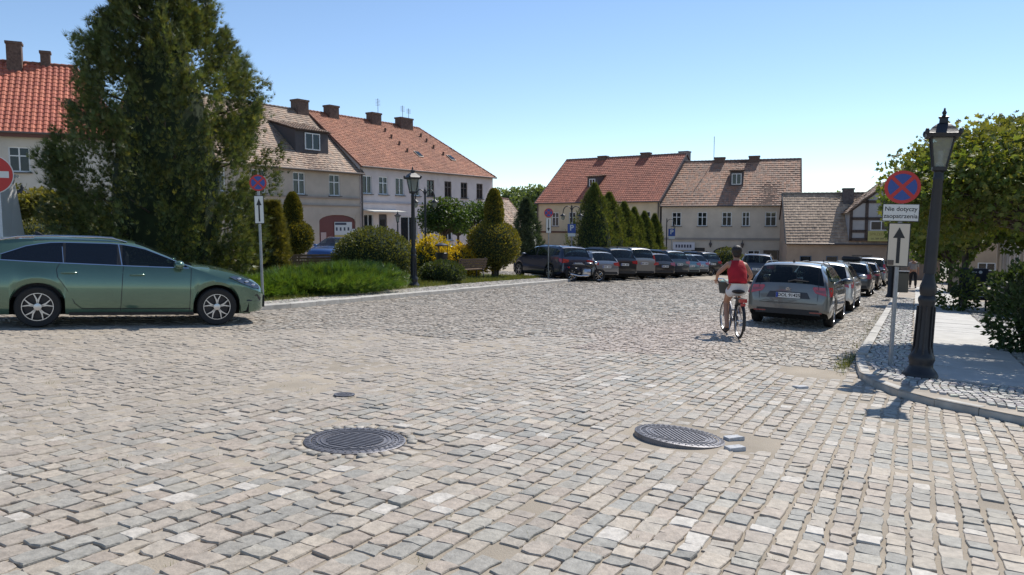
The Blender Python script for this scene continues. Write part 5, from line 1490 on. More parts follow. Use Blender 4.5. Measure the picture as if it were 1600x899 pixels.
# cars in front of the left-hand houses
FAR = 'cars in front of the pink and tan houses'
ph = math.atan2(p_dir.y, p_dir.x)
for kind, px, dep, pm, rz, lab in (('suv', 527, 44, BLUE, ph + math.pi + .35, 'blue car behind the large round bush'), ('hatch', 690, 48, STEEL, ph + math.pi, 'steel blue car above the yellow shrubs'), ('hatch', 745, 49, BLACKP, ph, 'black car just left of the topiary'),
                              ('hatch', 672, 53, SLATE, ph, 'slate car under the dark round tree'), ('hatch', 706, 54, SILVER, ph + math.pi, 'silver car partly hidden behind the steel blue one'), ('mpv', 610, 51, SILVER, ph, 'silver minivan hidden behind the large round bush')):
    o = spawn(kind, lab, pm, FAR); x, y = at(px, dep); on_slope(o, x, y, rz, -.03)
# ------------------------------------------------------------------ lamps, signs, furniture
LAMP = mat('lamp_paint', (.022, .023, .027), .45, .2, var=.15, vscale=8, bump=.15, bscale=40)
LGLASS = glass_mat('lamp_glass', (.30, .30, .26), .45)
STEELP = mat('galvanised', (.34, .35, .36), .45, .6, var=.12, vscale=9)
S_RED = mat('sign_red', (.52, .03, .025), .4); S_BLUE = mat('sign_blue', (.03, .075, .30), .4); S_WHITE = mat('sign_white_face', (.70, .69, .65), .45); S_INK = mat('sign_black', (.02, .02, .02), .5)
S_CREAM = mat('sign_cream', (.70, .60, .47), .45)

def lantern(m, z, s=1.0, c=(0, 0)):
    """four-sided tapered lantern: dark frame pieces"""
    for a in range(4):
        an = math.pi / 4 + a * math.pi / 2
        p0 = (c[0] + .115 * s * math.cos(an), c[1] + .115 * s * math.sin(an), z); p1 = (c[0] + .20 * s * math.cos(an), c[1] + .20 * s * math.sin(an), z + .40 * s)
        m.tube([p0, p1], .014 * s, 5)
    def sq(r, zz): return [(c[0] + r * math.cos(math.pi / 4 + k * math.pi / 2), c[1] + r * math.sin(math.pi / 4 + k * math.pi / 2), zz) for k in range(4)]
    prof = [(.125, -.06), (.13, 0), (.03, -.001)]
    prof2 = [(.205, .39), (.285, .40), (.30, .45), (.26, .47), (.20, .53), (.13, .575), (.075, .60), (.07, .66), (.095, .68), (.03, .70), (.015, .80), (.001, .81)]
    for pr in ([(.06, -.08), (.125, -.05), (.13, 0.0), (.04, .005)], prof2):
        vs = []; n = 4 if pr is not prof2 else 8
        rings = []
        for r, zz in pr:
            if zz < .5: rings.append(sq(r * s, z + zz * s))
            else: rings.append(sq(r * s, z + zz * s))
        vs = [v for r_ in rings for v in r_]
        fs = [(i * 4 + k, i * 4 + (k + 1) % 4, i * 4 + 4 + (k + 1) % 4, i * 4 + 4 + k) for i in range(len(rings) - 1) for k in range(4)]
        fs += [(0, 1, 2, 3), tuple(range(len(vs) - 4, len(vs)))]
        m.add(vs, fs)
    for k in range(4):
        an = math.pi / 4 + k * math.pi / 2
        m.ell((c[0] + .285 * s * math.cos(an), c[1] + .285 * s * math.sin(an), z + .47 * s), (.03 * s, .03 * s, .05 * s), 6, 4)
    m.ell((c[0], c[1], z + .74 * s), (.03 * s,) * 3, 8, 6)
def lantern_glass(z, s=1.0, c=(0, 0)):
    m = MB(); v = []
    for r, zz in ((.105, .005), (.19, .39)):
        v += [(c[0] + r * s * math.cos(math.pi / 4 + k * math.pi / 2), c[1] + r * s * math.sin(math.pi / 4 + k * math.pi / 2), z + zz * s) for k in range(4)]
    return m.add(v, [(k, (k + 1) % 4, 4 + (k + 1) % 4, 4 + k) for k in range(4)])

def street_lamp(label, x, y, h, lean=(0, 0), s=1.0, k=1.0, rz=.3):
    t = thing('street_lamp', label, 'street lamp', (x, y, g(x, y) + .09), rz)
    t.rotation_euler = (lean[0], lean[1], rz)
    zl = h - .82 * s
    # fluted cast base
    prof = [(.25, 0), (.25, .05), (.225, .09), (.17, .15), (.165, .20), (.185, .25), (.175, .30), (.135, .36), (.115, .42), (.105, .80), (.11, .98), (.125, 1.02), (.125, 1.06), (.10, 1.09), (.12, 1.16), (.115, 1.22), (.085, 1.30), (.065, 1.40)]
    prof = [(r * k * .76, z) for r, z in prof]
    MB().lathe(prof, (0, 0, 0), 16).build('base', LAMP, t, 35)
    MB().lathe([(.068 * k, 1.38), (.064 * k, 1.9), (.052 * k, zl - .18), (.06 * k, zl - .15), (.05 * k, zl - .12), (.05 * k, zl - .05)], (0, 0, 0), 14).build('post', LAMP, t, 40)
    for q in range(8):
        a = q * math.pi / 4
        MB().tube([(.12 * k * math.cos(a), .12 * k * math.sin(a), .24), (.094 * k * math.cos(a), .094 * k * math.sin(a), .42), (.088 * k * math.cos(a), .088 * k * math.sin(a), .95)], .013 * k, 5).build('flute', LAMP, t, 60)
    m = MB(); lantern(m, zl, s); la = m.build('lantern', LAMP, t, 30)
    lantern_glass(zl, s).build('glass', LGLASS, la)
    MB().lathe([(.05 * s, zl), (.05 * s, zl + .03), (.03 * s, zl + .06), (.03 * s, zl + .2), (.001, zl + .22)], (0, 0, 0), 8).build('lamp_bulb', S_WHITE, la, 40)
    return t
lx, ly = 5.36, 9.96
street_lamp('large black cast iron lamp post on the right-hand pavement', lx, ly, 3.5, (0, R(2.4)), .92, 1.12, -.42)
x, y = at(646, 25.2); street_lamp('black lamp post with single lantern beside the round bush', x, y, 3.95, (0, 0), 1.0, 1.05, .6)
x, y = at(40, 29); street_lamp('small black lamp post by the left-hand hedge', x, y, 3.05, (0, 0), .9, .8, .2)
x, y = at(622, 47); street_lamp('distant single lamp post before the pink house door', x, y, 3.3, (0, 0), .8, .8, .2)

def twin_lamp(label, x, y, h, arms=2, rz=0.0, sp=.55):
    t = thing('twin_lamp', label, 'street lamp', (x, y, g(x, y) + .07), rz)
    MB().lathe([(.14, 0), (.14, .08), (.10, .14), (.085, .7), (.10, .76), (.06, .85), (.05, 1.2), (.04, h)], (0, 0, 0), 12).build('post', LAMP, t, 40)
    for s in ((-1, 1) if arms == 2 else (1,)):
        pts = [(0, 0, h - .55)] + [(s * sp * (1 - math.cos(a)) / 2, 0, h - .35 + .38 * math.sin(a)) for a in [math.pi * i / 10 for i in range(1, 10)]] + [(s * sp, 0, h - .40)]
        a = MB().tube(pts, .024, 6).build('arm', LAMP, t, 60)
        m = MB().lathe([(.02, h - .38), (.05, h - .42), (.17, h - .50), (.18, h - .53), (.11, h - .54)], (s * sp, 0, 0), 12); m.build('shade', LAMP, a, 40)
        MB().lathe([(.11, h - .54), (.10, h - .66), (.06, h - .74), (.001, h - .76)], (s * sp, 0, 0), 10).build('globe', LGLASS, a, 60)
    MB().lathe([(.04, h - .02), (.055, h), (.03, h + .04), (.001, h + .16)], (0, 0, 0), 8).build('finial', LAMP, t, 50)
    return t
x, y = at(665, 33.5); twin_lamp('tall twin-armed black lamp behind the near lamp post', x, y, 3.75, 2, 0, .42)
x, y = at(893, 44); tl_ = twin_lamp('twin-armed black lamp left of the columnar conifers', x, y, 3.85, 2, 0, .50)
x, y = at(1041, 60); twin_lamp('small single-armed lamp before the beige house', x, y, 4.0, 1, 0, .6)

def face_to(x, y): return math.atan2(-y, -x) + math.pi / 2          # a sign's -Y face towards the viewer
def disc(c, r, y, t, n=40):
    return MB().poly([(c[0] + r * math.cos(2 * math.pi * k / n), y, c[1] + r * math.sin(2 * math.pi * k / n)) for k in range(n)], (0, 1, 0), t)
def no_stopping(t, z, r, back=False):
    b = disc((0, z), r, -.05, .012).build('sign_disc', S_RED, t)
    disc((0, z), r * .98, -.036, .006).build('sign_back', STEELP, b)
    q = r * .80
    for k in range(4):
        a0 = k * math.pi / 2; w = .135
        pts = [(q * math.cos(a0 + a), -.056, z + q * math.sin(a0 + a)) for a in np.linspace(-math.pi / 4 + w * 1.05, math.pi / 4 - w * 1.05, 9)]
        pts.append((q * .19 * math.cos(a0), -.056, z + q * .19 * math.sin(a0)))
        MB().poly(pts, (0, 1, 0), .005).build('blue_field', S_BLUE, b)
    return b
def arrow_plate(t, z, w, h, up=True, m=None, key=False):
    p = MB().box((0, -.045, z), (w, .012, h)).build('arrow_plate', S_INK, t)
    MB().box((0, -.053, z), (w - .025, .008, h - .025)).build('plate_face', m or S_WHITE, p)
    s = 1 if up else -1
    pts = [(-.025, -.38), (.025, -.38), (.025, .14), (.085, .14), (0, .36), (-.085, .14), (-.025, .14)]
    k = h / .9; kx = w / .32
    MB().poly([(a * kx, -.060, z + s * b * k) for a, b in pts][::s], (0, 1, 0), .005).build('arrow', S_INK, p)
    if key: MB().box((-w / 2 + .055, -.062, z - h / 2 + .055), (.08, .004, .07)).build('sticker', mat('sticker', (.12, .09, .07), .6), p)
def sign_post(name, label, x, y, h, zs, r, plate, lean=0.0, tx=None, dz=.10, rad=.03):
    t = thing(name, label, 'sign', (x, y, g(x, y) + dz), face_to(x, y)); t.rotation_euler[1] = lean
    MB().tube([(0, 0, -.1), (0, 0, h)], rad, 10).build('pole', STEELP, t, 60)
    no_stopping(t, zs, r)
    if tx:
        tz, tw, th = tx
        p = MB().box((0, -.045, tz), (tw, .012, th)).build('text_plate', S_INK, t)
        MB().box((0, -.053, tz), (tw - .02, .008, th - .02)).build('plate_face', S_WHITE, p)
        for i, w in enumerate(('Nie dotyczy', 'zaopatrzenia')):
            text_obj('lettering', w, .085, S_INK, p, Matrix.Translation((0, -.0585, tz + .05 - i * .10)) @ Matrix.Rotation(math.pi / 2, 4, 'X'), bold=.001)
    if plate: arrow_plate(t, *plate)
    return t
x, y = at(1398, 11.0)
sign_post('traffic_sign', 'no-stopping sign with text plate and arrow on the right-hand pavement', x, y, 2.75, 2.56, .232, (1.745, .285, .62, True, S_CREAM, True), R(1.4), (2.20, .47, .25))
x, y = at(409, 16.6)
sign_post('traffic_sign', 'no-stopping sign with upward arrow beside the big conifer', x, y, 2.75, 2.62, .175, (2.05, .20, .60, True), R(-.8), None)
x, y = at(857, 36.6)
sign_post('traffic_sign', 'faded no-stopping sign with downward arrow by the slanted car row', x, y, 3.2, 3.10, .215, (2.5, .25, .72, False), 0, None)
x, y = at(-8, 16.0)
t = thing('no_entry_sign', 'round red no-entry sign at the left edge', 'sign', (x, y, g(x, y) + .08), face_to(x, y))
MB().tube([(0, 0, -.1), (0, 0, 2.7)], .03, 10).build('pole', STEELP, t, 60)
b = disc((0, 2.55), .41, -.05, .012).build('sign_disc', S_WHITE, t)
disc((0, 2.55), .39, -.056, .008).build('red_face', S_RED, b); MB().box((0, -.06, 2.55), (.64, .008, .135)).build('white_bar', S_WHITE, b)
def p_sign(label, x, y, z, s, h):
    t = thing('parking_sign', label, 'sign', (x, y, g(x, y) + .07), face_to(x, y))
    MB().tube([(0, 0, -.1), (0, 0, h)], .03, 8).build('pole', STEELP, t, 60)
    b = MB().box((0, -.045, z), (s, .012, s * 1.1)).build('sign_panel', S_BLUE, t)
    text_obj('letter', 'P', s * .95, S_WHITE, b, Matrix.Translation((0, -.054, z + .02)) @ Matrix.Rotation(math.pi / 2, 4, 'X'), bold=.01)
    MB().box((0, -.045, z - s * .78), (s * .9, .012, s * .38)).build('sub_plate', S_WHITE, t)
x, y = at(893, 43.4); p_sign('blue parking sign below the far twin-armed lamp', x, y, 2.6, .46, 2.95)
x, y = at(1049, 59.4); p_sign('blue parking sign before the beige house', x, y, 3.0, .52, 3.4)

# bench, bins, boards, flag, boxes
WOOD = mat('bench_wood', (.14, .085, .05), .7, var=.25, vscale=9)
def bench(label, x, y, rz, w=1.5):
    t = thing('park_bench', label, 'bench', (x, y, g(x, y) + .085), rz)
    for i in range(4): MB().box((0, -.17 + i * .115, .44), (w, .09, .035)).build('seat_slat', WOOD, t)
    for i in range(4): MB().box((0, .26 + i * .03, .54 + i * .105), (w, .03, .085)).build('back_slat', WOOD, t)
    for s in (-1, 1):
        MB().tube([(s * w * .42, -.2, 0), (s * w * .42, -.18, .42), (s * w * .42, .2, .42), (s * w * .42, .36, .92)], .025, 6).build('frame', LAMP, t, 60)
        MB().tube([(s * w * .42, .2, .42), (s * w * .42, .28, 0)], .025, 6).build('leg', LAMP, t, 60)
x, y = at(731, 31.5); bench('brown slatted bench left of the topiary', x, y, math.pi + .75)
x, y = at(487, 28); bench('low slatted bench half hidden behind the juniper', x, y, math.pi + .3, 1.8)
def bin_(label, x, y, h=.95):
    t = thing('litter_bin', label, 'litter bin', (x, y, g(x, y) + .1))
    MB().lathe([(.17, .08), (.20, .12), (.23, h * .72), (.24, h * .74), (.22, h * .75), (.20, h * .70), (.001, h * .5)], (0, 0, 0), 14).build('bin_body', LAMP, t, 40)
    MB().lathe([(.25, h * .93), (.26, h * .96), (.12, h), (.001, h * 1.02)], (0, 0, 0), 14).build('hood', LAMP, t, 40)
    for k in range(3):
        a = 2 * math.pi * k / 3
        MB().tube([(.22 * math.cos(a), .22 * math.sin(a), 0), (.23 * math.cos(a), .23 * math.sin(a), h * .94)], .016, 6).build('strut', LAMP, t)
x, y = at(690, 30.3); bin_('black litter bin in front of the yellow shrubs', x, y, 1.45)
x, y = at(1394, 31); 
t = thing('litter_bin', 'black post with grey box bin on the far pavement edge', 'litter bin', (x, y, g(x, y) + .12), ANG)
MB().lathe([(.2, 0), (.18, .08), (.13, .14), (.12, 1.45), (.001, 1.5)], (0, 0, 0), 12).build('post', LAMP, t, 40)
MB().rbox((.05, -.42, .62), (.42, .42, .8), .03).build('bin_box', mat('bin_grey', (.11, .11, .095), .7), t); MB().box((.05, -.42, 1.05), (.46, .46, .05)).build('lid', LAMP, t)
x, y = at(1523, 24.6)
t = thing('notice_board', 'dark blue standing notice board under the maple', 'notice board', (x, y, g(x, y) + .12), face_to(x, y) + .15)
BB = mat('board_navy', (.012, .016, .035), .35)
MB().rbox((0, 0, .84), (.80, .07, 1.02), .015).build('panel', BB, t)
for s in (-1, 1): MB().box((s * .37, 0, .66), (.05, .09, 1.34)).build('leg', BB, t)
MB().box((-.03, -.04, 1.23), (.22, .006, .03)).build('print_line', S_WHITE, t); MB().lathe([(.05, 0), (.05, .006), (.001, .007)], (.18, -.036, 1.23), 14, Matrix.Rotation(math.pi / 2, 3, 'X')).build('print_mark', S_WHITE, t)
MB().box((.22, -.04, .45), (.18, .006, .025)).build('print_line', S_WHITE, t)
# flag on the tan house
fp = Vector((-11.2, 57)) - p_dir * 6.6 + q_dir * .15
t = thing('flag', 'white and red flag hanging on the tan house', 'flag', (fp.x, fp.y, 1.9), ph)
MB().tube([(0, 0, 0), (-.1, -.5, .95), (-.13, -.7, 1.3)], .02, 6).build('flagpole', S_WHITE, t)
for i, m_ in enumerate((S_WHITE, S_RED)):
    v = []; f = []
    for a in range(7):
        for b in range(2):
            u = a / 6; w = (i + b) * .32
            v.append((-.13 + .06 * math.sin(u * 9 + w * 4) + w * .55, -.66 + .05 * math.cos(u * 7), 1.2 - u * 1.25 - w * .35))
    for a in range(6): f.append((a * 2, a * 2 + 1, a * 2 + 3, a * 2 + 2))
    MB().add(v, f).build('flag_cloth', m_, t, 80)
# roof box on the third kerbside car, crate and pavement furniture by the right-hand houses
t = thing('roof_box', 'black bicycle rack load on the roof of the third kerbside car', 'roof rack'); x, y = street(24.2, -1.75); on_slope(t, x, y, ANG, 1.47)
MB().rbox((0, 0, .14), (1.5, .75, .22), .06).build('box_body', BLACK, t, 40); 
for s in (-.4, .4): MB().box((s, 0, .02), (.06, 1.1, .05)).build('rack_bar', ALLOY, t)

# motorcycles behind the slanted row
def motorcycle(label, x, y, rz, tankm):
    t = thing('motorcycle', label, 'motorcycle', group='motorcycles parked behind the cars'); on_slope(t, x, y, rz, .012)
    M = Matrix.Rotation(math.pi / 2, 3, 'X')
    for xx in (-.68, .72):
        w = MB().lathe([(.22, -.05), (.30, -.06), (.315, 0), (.30, .06), (.22, .05), (.22, -.05)], (xx, 0, .315), 24, M, False).build('wheel', TYRE, t, 50)
        m = MB().lathe([(.21, -.02), (.225, 0), (.21, .02), (.2, 0)], (xx, 0, .315), 24, M, False)
        for k in range(8):
            a = k * math.pi / 4; m.tube([(xx, 0, .315), (xx + .21 * math.cos(a), 0, .315 + .21 * math.sin(a))], .008, 4)
        m.build('rim', CHROME, w)
        MB().add([(xx + r * math.cos(a), s * .06, .315 + r * math.sin(a)) for a in np.linspace(.5, 2.4, 8) for r in (.34,) for s in (-1, 1)], [(2 * i, 2 * i + 1, 2 * i + 3, 2 * i + 2) for i in range(7)]).build('mudguard', tankm, t, 60)
    MB().ell((.18, 0, .80), (.30, .15, .13), 14, 8).build('fuel_tank', tankm, t, 60)
    MB().ell((-.32, 0, .78), (.38, .14, .075), 14, 8).build('seat', SEATM, t, 60)
    MB().rbox((.05, 0, .45), (.42, .26, .34), .05).build('engine', ALLOY, t, 40)
    MB().tube([(.74, 0, .32), (.42, 0, .98)], .035, 8).tube([(-.68, 0, .32), (-.1, 0, .42)], .03, 6).tube([(.40, 0, .92), (-.5, 0, .68)], .03, 6).build('frame', BLACK, t, 60)
    MB().tube([(.28, -.38, 1.04), (.36, -.2, 1.03), (.42, 0, .99), (.36, .2, 1.03), (.28, .38, 1.04)], .016, 6).build('handlebar', CHROME, t, 60)
    MB().ell((.52, 0, .90), (.09, .09, .09), 10, 8).build('headlamp', CHROME, t, 60)
    MB().tube([(.1, -.16, .30), (-.4, -.18, .28), (-.85, -.18, .36)], .04, 8).build('exhaust', CHROME, t, 60)
    MB().box((-.86, 0, .66), (.05, .14, .07)).build('tail_lamp', REDL, t)
x, y = at(914, 36.0); motorcycle('dark motorcycle with chrome parts behind the silver hatchback', x, y, .35, BLACKP)
x, y = at(1050, 47.2); motorcycle('red motorcycle behind the teal hatchback', x, y, .5, paint('moto_red', (.35, .03, .03), .1))
x, y = at(1098, 53.5); motorcycle('pale motorcycle near the far end of the slanted row', x, y, .4, SILVER)

# ------------------------------------------------------------------ people
def skin_body(name, verts, edges, radii, m, parent, root=0, sub=2):
    me = bpy.data.meshes.new(name); me.from_pydata([tuple(v) for v in verts], edges, []); me.update()
    o = bpy.data.objects.new(name + '_tmp', me); COL.objects.link(o)
    md = o.modifiers.new('skin', 'SKIN'); md.use_smooth_shade = True
    sv = me.skin_vertices[0].data
    for i, r in enumerate(radii):
        r = r if hasattr(r, '__len__') else (r, r); sv[i].radius = r; sv[i].use_root = (i == root)
    s = o.modifiers.new('sub', 'SUBSURF'); s.levels = sub; s.render_levels = sub
    dg = bpy.context.evaluated_depsgraph_get()
    me2 = bpy.data.meshes.new_from_object(o.evaluated_get(dg)); bpy.data.objects.remove(o)
    me2.polygons.foreach_set('use_smooth', [True] * len(me2.polygons))
    return link(name, me2, m, parent)
SKIN = mat('skin', (.40, .215, .14), .55, var=.06, vscale=9); HAIR = mat('dark_hair', (.018, .013, .012), .6, bump=.5, bscale=60); HAIRG = mat('fair_hair', (.30, .22, .15), .7)

def hand(vs, es, rs, wrist_i, base, dirv, side, curl):
    """palm and five fingers appended to a skin skeleton"""
    d = Vector(dirv).normalized(); lat = d.cross(Vector((0, 0, 1))).normalized() * side; dn = Vector((0, 0, -1))
    palm = Vector(base) + d * .07; vs.append(palm); rs.append((.030, .018)); pi = len(vs) - 1; es.append((wrist_i, pi))
    for k, (o, l) in enumerate(((-.03, .062), (-.01, .075), (.01, .072), (.03, .055))):
        a = palm + d * .03 + lat * o; b = a + d * l * (1 - curl * .4) + dn * l * curl * .5; c = b + dn * l * .6 * curl + d * l * .4 * (1 - curl)
        i0 = len(vs); vs += [a, b, c]; rs += [.010, .009, .007]; es += [(pi, i0), (i0, i0 + 1), (i0 + 1, i0 + 2)]
    a = palm - lat * .035; b = a - lat * .02 + d * .04 + dn * .01; i0 = len(vs); vs += [a, b]; rs += [.011, .008]; es += [(pi, i0), (i0, i0 + 1)]

def head_parts(t, c, face, hair, hm, style='short'):
    """face details and hair on a head at c; face = unit direction looked at"""
    f = Vector(face).normalized(); l = Vector((0, 0, 1)).cross(f).normalized()
    Mx = Matrix((f, l, Vector((0, 0, 1)))).transposed()
    def W(a, b, z): return Vector(c) + Mx @ Vector((a, b, z))
    for s in (-1, 1):
        MB().ell(W(.083, s * .032, .012), (.010, .012, .008), 8, 6, Mx).build('eye', S_INK, t, 60)
        MB().ell(W(-.005, s * .078, -.005), (.018, .010, .032), 8, 6, Mx).build('ear', SKIN, t, 60)
    MB().ell(W(.098, 0, -.018), (.018, .013, .022), 8, 6, Mx).build('nose', SKIN, t, 60)
    MB().ell(W(.086, 0, -.060), (.008, .024, .006), 8, 6, Mx).build('mouth', mat('lips', (.30, .09, .08), .5), t, 60)
    m = MB().ell(W(-.018, 0, .032), (.112, .100, .108), 20, 14, Mx, noise=.05)
    m.v = [tuple(v) for v in m.v]
    if style == 'bun': m.ell(W(-.05, 0, -.03), (.07, .085, .085), 14, 10, Mx, noise=.06).ell(W(-.07, 0, .05), (.075, .08, .075), 14, 10, Mx, noise=.07)
    m.build('hair', hm, t, 60)

# bicycle and its rider -- local +Y is the riding direction
bxy = at(1146, 14.95)
bt = thing('bicycle', 'dark step-through bicycle with rear rack and front basket', 'bicycle'); on_slope(bt, bxy[0], bxy[1], R(-2.5), .012)
BF = mat('bike_frame', (.10, .10, .11), .35, .5, coat=.6)
def bwheel(y, rz=0):
    Mw = Matrix.Rotation(rz, 3, 'Z') @ Matrix.Rotation(math.pi / 2, 3, 'Y')
    w = MB().lathe([(.300, -.017), (.322, -.022), (.340, 0), (.322, .022), (.300, .017)], (0, y, .34), 40, Mw, False).build('wheel', TYRE, bt, 50)
    MB().lathe([(.285, -.012), (.302, -.014), (.302, .014), (.285, .012), (.285, -.012)], (0, y, .34), 40, Mw, False).build('rim', ALLOY, w, 50)
    m = MB()
    for k in range(18):
        a = 2 * math.pi * k / 18; m.tube([Vector((0, y, .34)) + Mw @ Vector((0, 0, .025 * (1 if k % 2 else -1))), Vector((0, y, .34)) + Mw @ Vector((.288 * math.cos(a), .288 * math.sin(a), 0))], .0022, 4)
    tag(m.build('spokes', CHROME, w), kind='stuff')
    MB().tube([Vector((0, y, .34)) + Mw @ Vector((0, 0, -.05)), Vector((0, y, .34)) + Mw @ Vector((0, 0, .05))], .022, 10).build('hub', ALLOY, w)
bwheel(-.54); bwheel(.56, R(6))
MB().tube([(0, -.06, .30), (0, -.20, .62), (0, -.26, .84)], .018, 8).tube([(0, -.06, .30), (0, .18, .42), (0, .40, .82)], .024, 8).tube([(0, -.16, .52), (0, .10, .50), (0, .40, .76)], .018, 8).build('frame_tubes', BF, bt, 60)
for s in (-1, 1):
    MB().tube([(s * .03, -.06, .30), (s * .055, -.54, .34)], .010, 6).tube([(s * .02, -.20, .62), (s * .055, -.54, .34)], .009, 6).build('stay', BF, bt, 60)
    MB().tube([(s * .02, .40, .76), (s * .05, .47, .62), (s * .05, .56, .34)], .012, 6).build('fork', BF, bt, 60)
    MB().tube([(s * .02, .40, 1.0), (s * .14, .38, 1.10), (s * .27, .24, 1.10), (s * .29, .12, 1.06)], .012, 8).build('handlebar', CHROME, bt, 60)
    MB().tube([(s * .29, .15, 1.068), (s * .295, .04, 1.045)], .017, 8).build('grip', BLACK, bt, 60)
    MB().tube([(s * .10, -.25, .76), (s * .07, -.72, .76)], .008, 6).tube([(s * .07, -.60, .76), (s * .06, -.54, .35)], .007, 6).build('rack_rail', BLACK, bt, 60)
    a = s * 1.0
    MB().tube([(s * .06, -.06, .30), (s * .08, -.06 + .06 * s, .30 + s * .16)], .012, 6).build('crank', ALLOY, bt)
    MB().box((s * .125, -.06 + .06 * s, .30 + s * .16), (.09, .08, .025)).build('pedal', BLACK, bt)
MB().tube([(0, .40, .74), (0, .38, 1.02)], .017, 8).build('stem', BLACK, bt, 60)
MB().box((0, -.50, .765), (.13, .42, .012)).build('rear_rack', BLACK, bt)
MB().box((0, -.73, .735), (.14, .02, .07)).build('reflector', REDL, bt); MB().rbox((0, -.735, .66), (.09, .03, .06), .008).build('rear_lamp', REDL, bt)
n = 12; v = [(0.055 * s, -.54 + .365 * math.cos(a), .34 + .365 * math.sin(a)) for a in np.linspace(.3, 3.6, n) for s in (-.5, .5)]
MB().add(v, [(2 * i, 2 * i + 1, 2 * i + 3, 2 * i + 2) for i in range(n - 1)]).build('mudguard', BLACK, bt, 60)
sd_m = MB().ell((0, -.33, .885), (.125, .13, .042), 16, 8).ell((0, -.18, .885), (.035, .12, .03), 12, 8); sd_m.build('saddle', mat('saddle', (.03, .022, .02), .6), bt, 60)
MB().tube([(0, -.24, .76), (0, -.29, .87)], .014, 8).build('seat_post', CHROME, bt)
bk = MB().lathe([(.001, .80), (.13, .80), (.17, 1.02), (.175, 1.03), (.16, 1.02), (.125, .82)], (-.02, .58, 0), 14); bk.build('basket', mat('basket', (.06, .065, .06), .8), bt, 40)
MB().ell((-.02, .58, 1.02), (.13, .13, .06), 12, 8, noise=.08).build('basket_load', mat('cloth_green', (.35, .50, .42), .8), bt, 60)
MB().lathe([(.10, -.012), (.10, .012)], (.07, -.06, .30), 20, Matrix.Rotation(math.pi / 2, 3, 'Y')).build('chain_case', BLACK, bt)

pt = thing('person', 'person in red sleeveless top and white shorts riding a bicycle', 'person'); pt.location = bt.location; pt.rotation_euler = bt.rotation_euler
V3 = Vector
vs = [V3((0, -.27, 1.0)), V3((0, -.22, 1.12)), V3((0, -.15, 1.27)), V3((0, -.09, 1.40)), V3((0, -.06, 1.475)), V3((0, -.035, 1.535)), V3((0, -.015, 1.60)), V3((0, -.01, 1.67))]
rs = [(.165, .125), (.15, .11), (.16, .11), (.15, .09), (.064, .058), (.055, .055), (.085, .092), (.066, .074)]
es = [(i, i + 1) for i in range(7)]
def chain(start, pts, rad):
    p = start
    for q, r in zip(pts, rad):
        vs.append(V3(q)); rs.append(r); es.append((p, len(vs) - 1)); p = len(vs) - 1
    return p
# arms
wl = chain(3, [(-.165, -.08, 1.395), (-.33, -.01, 1.22), (-.32, .13, 1.10)], [(.058, .055), (.044, .042), (.030, .026)])
hand(vs, es, rs, wl, (-.315, .12, 1.085), (.15, 1, -.15), 1, .9)
wr_ = chain(3, [(.165, -.08, 1.395), (.305, -.06, 1.19), (.295, .11, 1.09)], [(.058, .055), (.044, .042), (.030, .026)])
hand(vs, es, rs, wr_, (.29, .10, 1.08), (-.1, 1, -.15), -1, .9)
# legs: left extended, right raised
fl = chain(0, [(-.10, -.22, .93), (-.115, .10, .66), (-.13, -.10, .27), (-.13, -.14, .19)], [(.10, .105), (.062, .065), (.042, .044), (.038, .045)])
chain(fl, [(-.13, -.03, .135), (-.13, .07, .12)], [(.038, .03), (.030, .02)])
fr = chain(0, [(.10, -.22, .93), (.12, .20, .84), (.125, .02, .54), (.125, -.03, .50)], [(.10, .105), (.064, .066), (.044, .045), (.040, .045)])
chain(fr, [(.125, .07, .475), (.125, .15, .47)], [(.038, .03), (.030, .02)])
body = skin_body('body', vs, es, rs, SKIN, pt)
skin_body('red_top', [V3((0, -.27, .985)), V3((0, -.23, 1.12)), V3((0, -.15, 1.27)), V3((0, -.09, 1.395)), V3((0, -.065, 1.452)), V3((-.125, -.085, 1.405)), V3((.125, -.085, 1.405))],
          [(0, 1), (1, 2), (2, 3), (3, 4), (3, 5), (3, 6)], [(.205, .16), (.195, .145), (.205, .145), (.185, .125), (.075, .065), (.088, .09), (.088, .09)], mat('red_cloth', (.42, .012, .022), .85, var=.15, vscale=9, bump=1.0, bscale=9), pt)
skin_body('white_shorts', [V3((0, -.27, 1.03)), V3((0, -.275, .97)), V3((-.105, -.19, .92)), V3((-.112, -.06, .80)), V3((.105, -.19, .92)), V3((.112, -.04, .885))],
          [(0, 1), (1, 2), (2, 3), (1, 4), (4, 5)], [(.20, .155), (.215, .165), (.135, .135), (.11, .112), (.135, .135), (.11, .112)], mat('white_cloth', (.66, .65, .66), .85, var=.06, vscale=8, bump=.3, bscale=14), pt)
head_parts(pt, (0, -.01, 1.635), (-.1, 1, 0), None, HAIR, 'bun')
for p, q in (((-.13, -.14, .175), (-.13, .07, .115)), ((.125, -.03, .485), (.125, .15, .463))):
    p, q = V3(p), V3(q); MB().ell((p + q) / 2 - V3((0, 0, .012)), (.048, .13, .035), 12, 8).build('shoe', mat('brown_sandal', (.12, .06, .04), .7), pt, 60)

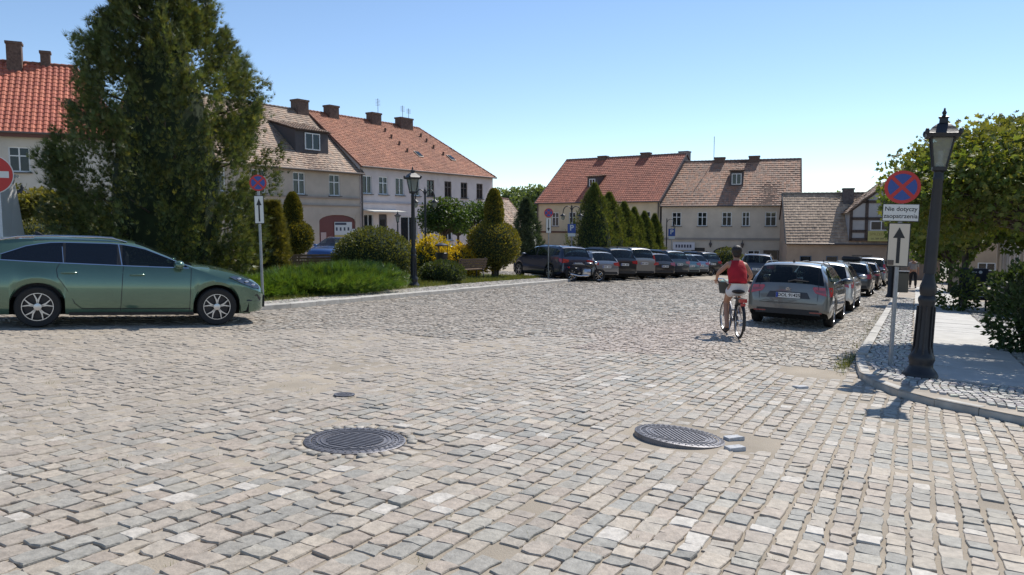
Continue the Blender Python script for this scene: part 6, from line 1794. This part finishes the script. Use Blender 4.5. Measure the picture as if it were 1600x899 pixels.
# walking person further along the pavement
wx, wy = at(1428, 43)
wt = thing('person', 'person in grey shirt and black trousers walking on the pavement', 'person', (wx, wy, g(wx, wy) + .125), math.pi - .35)
vs = [V3((0, 0, .95)), V3((0, 0, 1.10)), V3((0, .01, 1.25)), V3((0, 0, 1.40)), V3((0, .01, 1.47)), V3((0, .02, 1.52)), V3((0, .03, 1.60)), V3((0, .03, 1.67))]
rs = [(.17, .12), (.16, .12), (.165, .12), (.15, .09), (.06, .055), (.05, .05), (.078, .086), (.06, .068)]; es = [(i, i + 1) for i in range(7)]
for s in (-1, 1):
    w_ = chain(3, [(s * .19, 0, 1.40), (s * .26, -.03 + s * .05, 1.14), (s * .27, .06 + s * .08, .92)], [(.06, .055), (.046, .044), (.03, .026)])
    hand(vs, es, rs, w_, (s * .27, .06 + s * .08, .91), (0, .15, -1), s, .4)
    f_ = chain(0, [(s * .10, 0, .88), (s * .11, .06 - s * .10, .50), (s * .11, -s * .20, .10)], [(.10, .10), (.065, .065), (.042, .045)])
    chain(f_, [(s * .115, .10 - s * .20, .04)], [(.036, .028)])
skin_body('body', vs, es, rs, SKIN, wt)
skin_body('grey_shirt', [V3((0, 0, .98)), V3((0, 0, 1.12)), V3((0, .01, 1.26)), V3((0, 0, 1.40)), V3((0, .01, 1.46)), V3((-.19, 0, 1.39)), V3((-.26, -.07, 1.15)), V3((.19, 0, 1.39)), V3((.26, .02, 1.15))],
          [(0, 1), (1, 2), (2, 3), (3, 4), (3, 5), (5, 6), (3, 7), (7, 8)], [(.20, .15), (.19, .145), (.185, .14), (.165, .105), (.07, .06), (.075, .07), (.062, .06), (.075, .07), (.062, .06)], mat('grey_shirt', (.30, .28, .28), .85, var=.2, vscale=30), wt)
skin_body('trousers', [V3((0, 0, 1.0)), V3((0, 0, .93)), V3((-.10, 0, .86)), V3((-.11, .16, .50)), V3((-.11, .20, .10)), V3((.10, 0, .86)), V3((.11, -.04, .50)), V3((.11, -.20, .10))],
          [(0, 1), (1, 2), (2, 3), (3, 4), (1, 5), (5, 6), (6, 7)], [(.18, .135), (.185, .14), (.12, .12), (.085, .085), (.07, .07), (.12, .12), (.085, .085), (.07, .07)], mat('black_cloth', (.015, .015, .018), .9), wt)
head_parts(wt, (0, .03, 1.63), (0, 1, 0), None, HAIRG)
for s in (-1, 1): MB().ell((s * .113, .04 - s * .20, .04), (.05, .135, .042), 12, 8).build('shoe', BLACK, wt, 60)
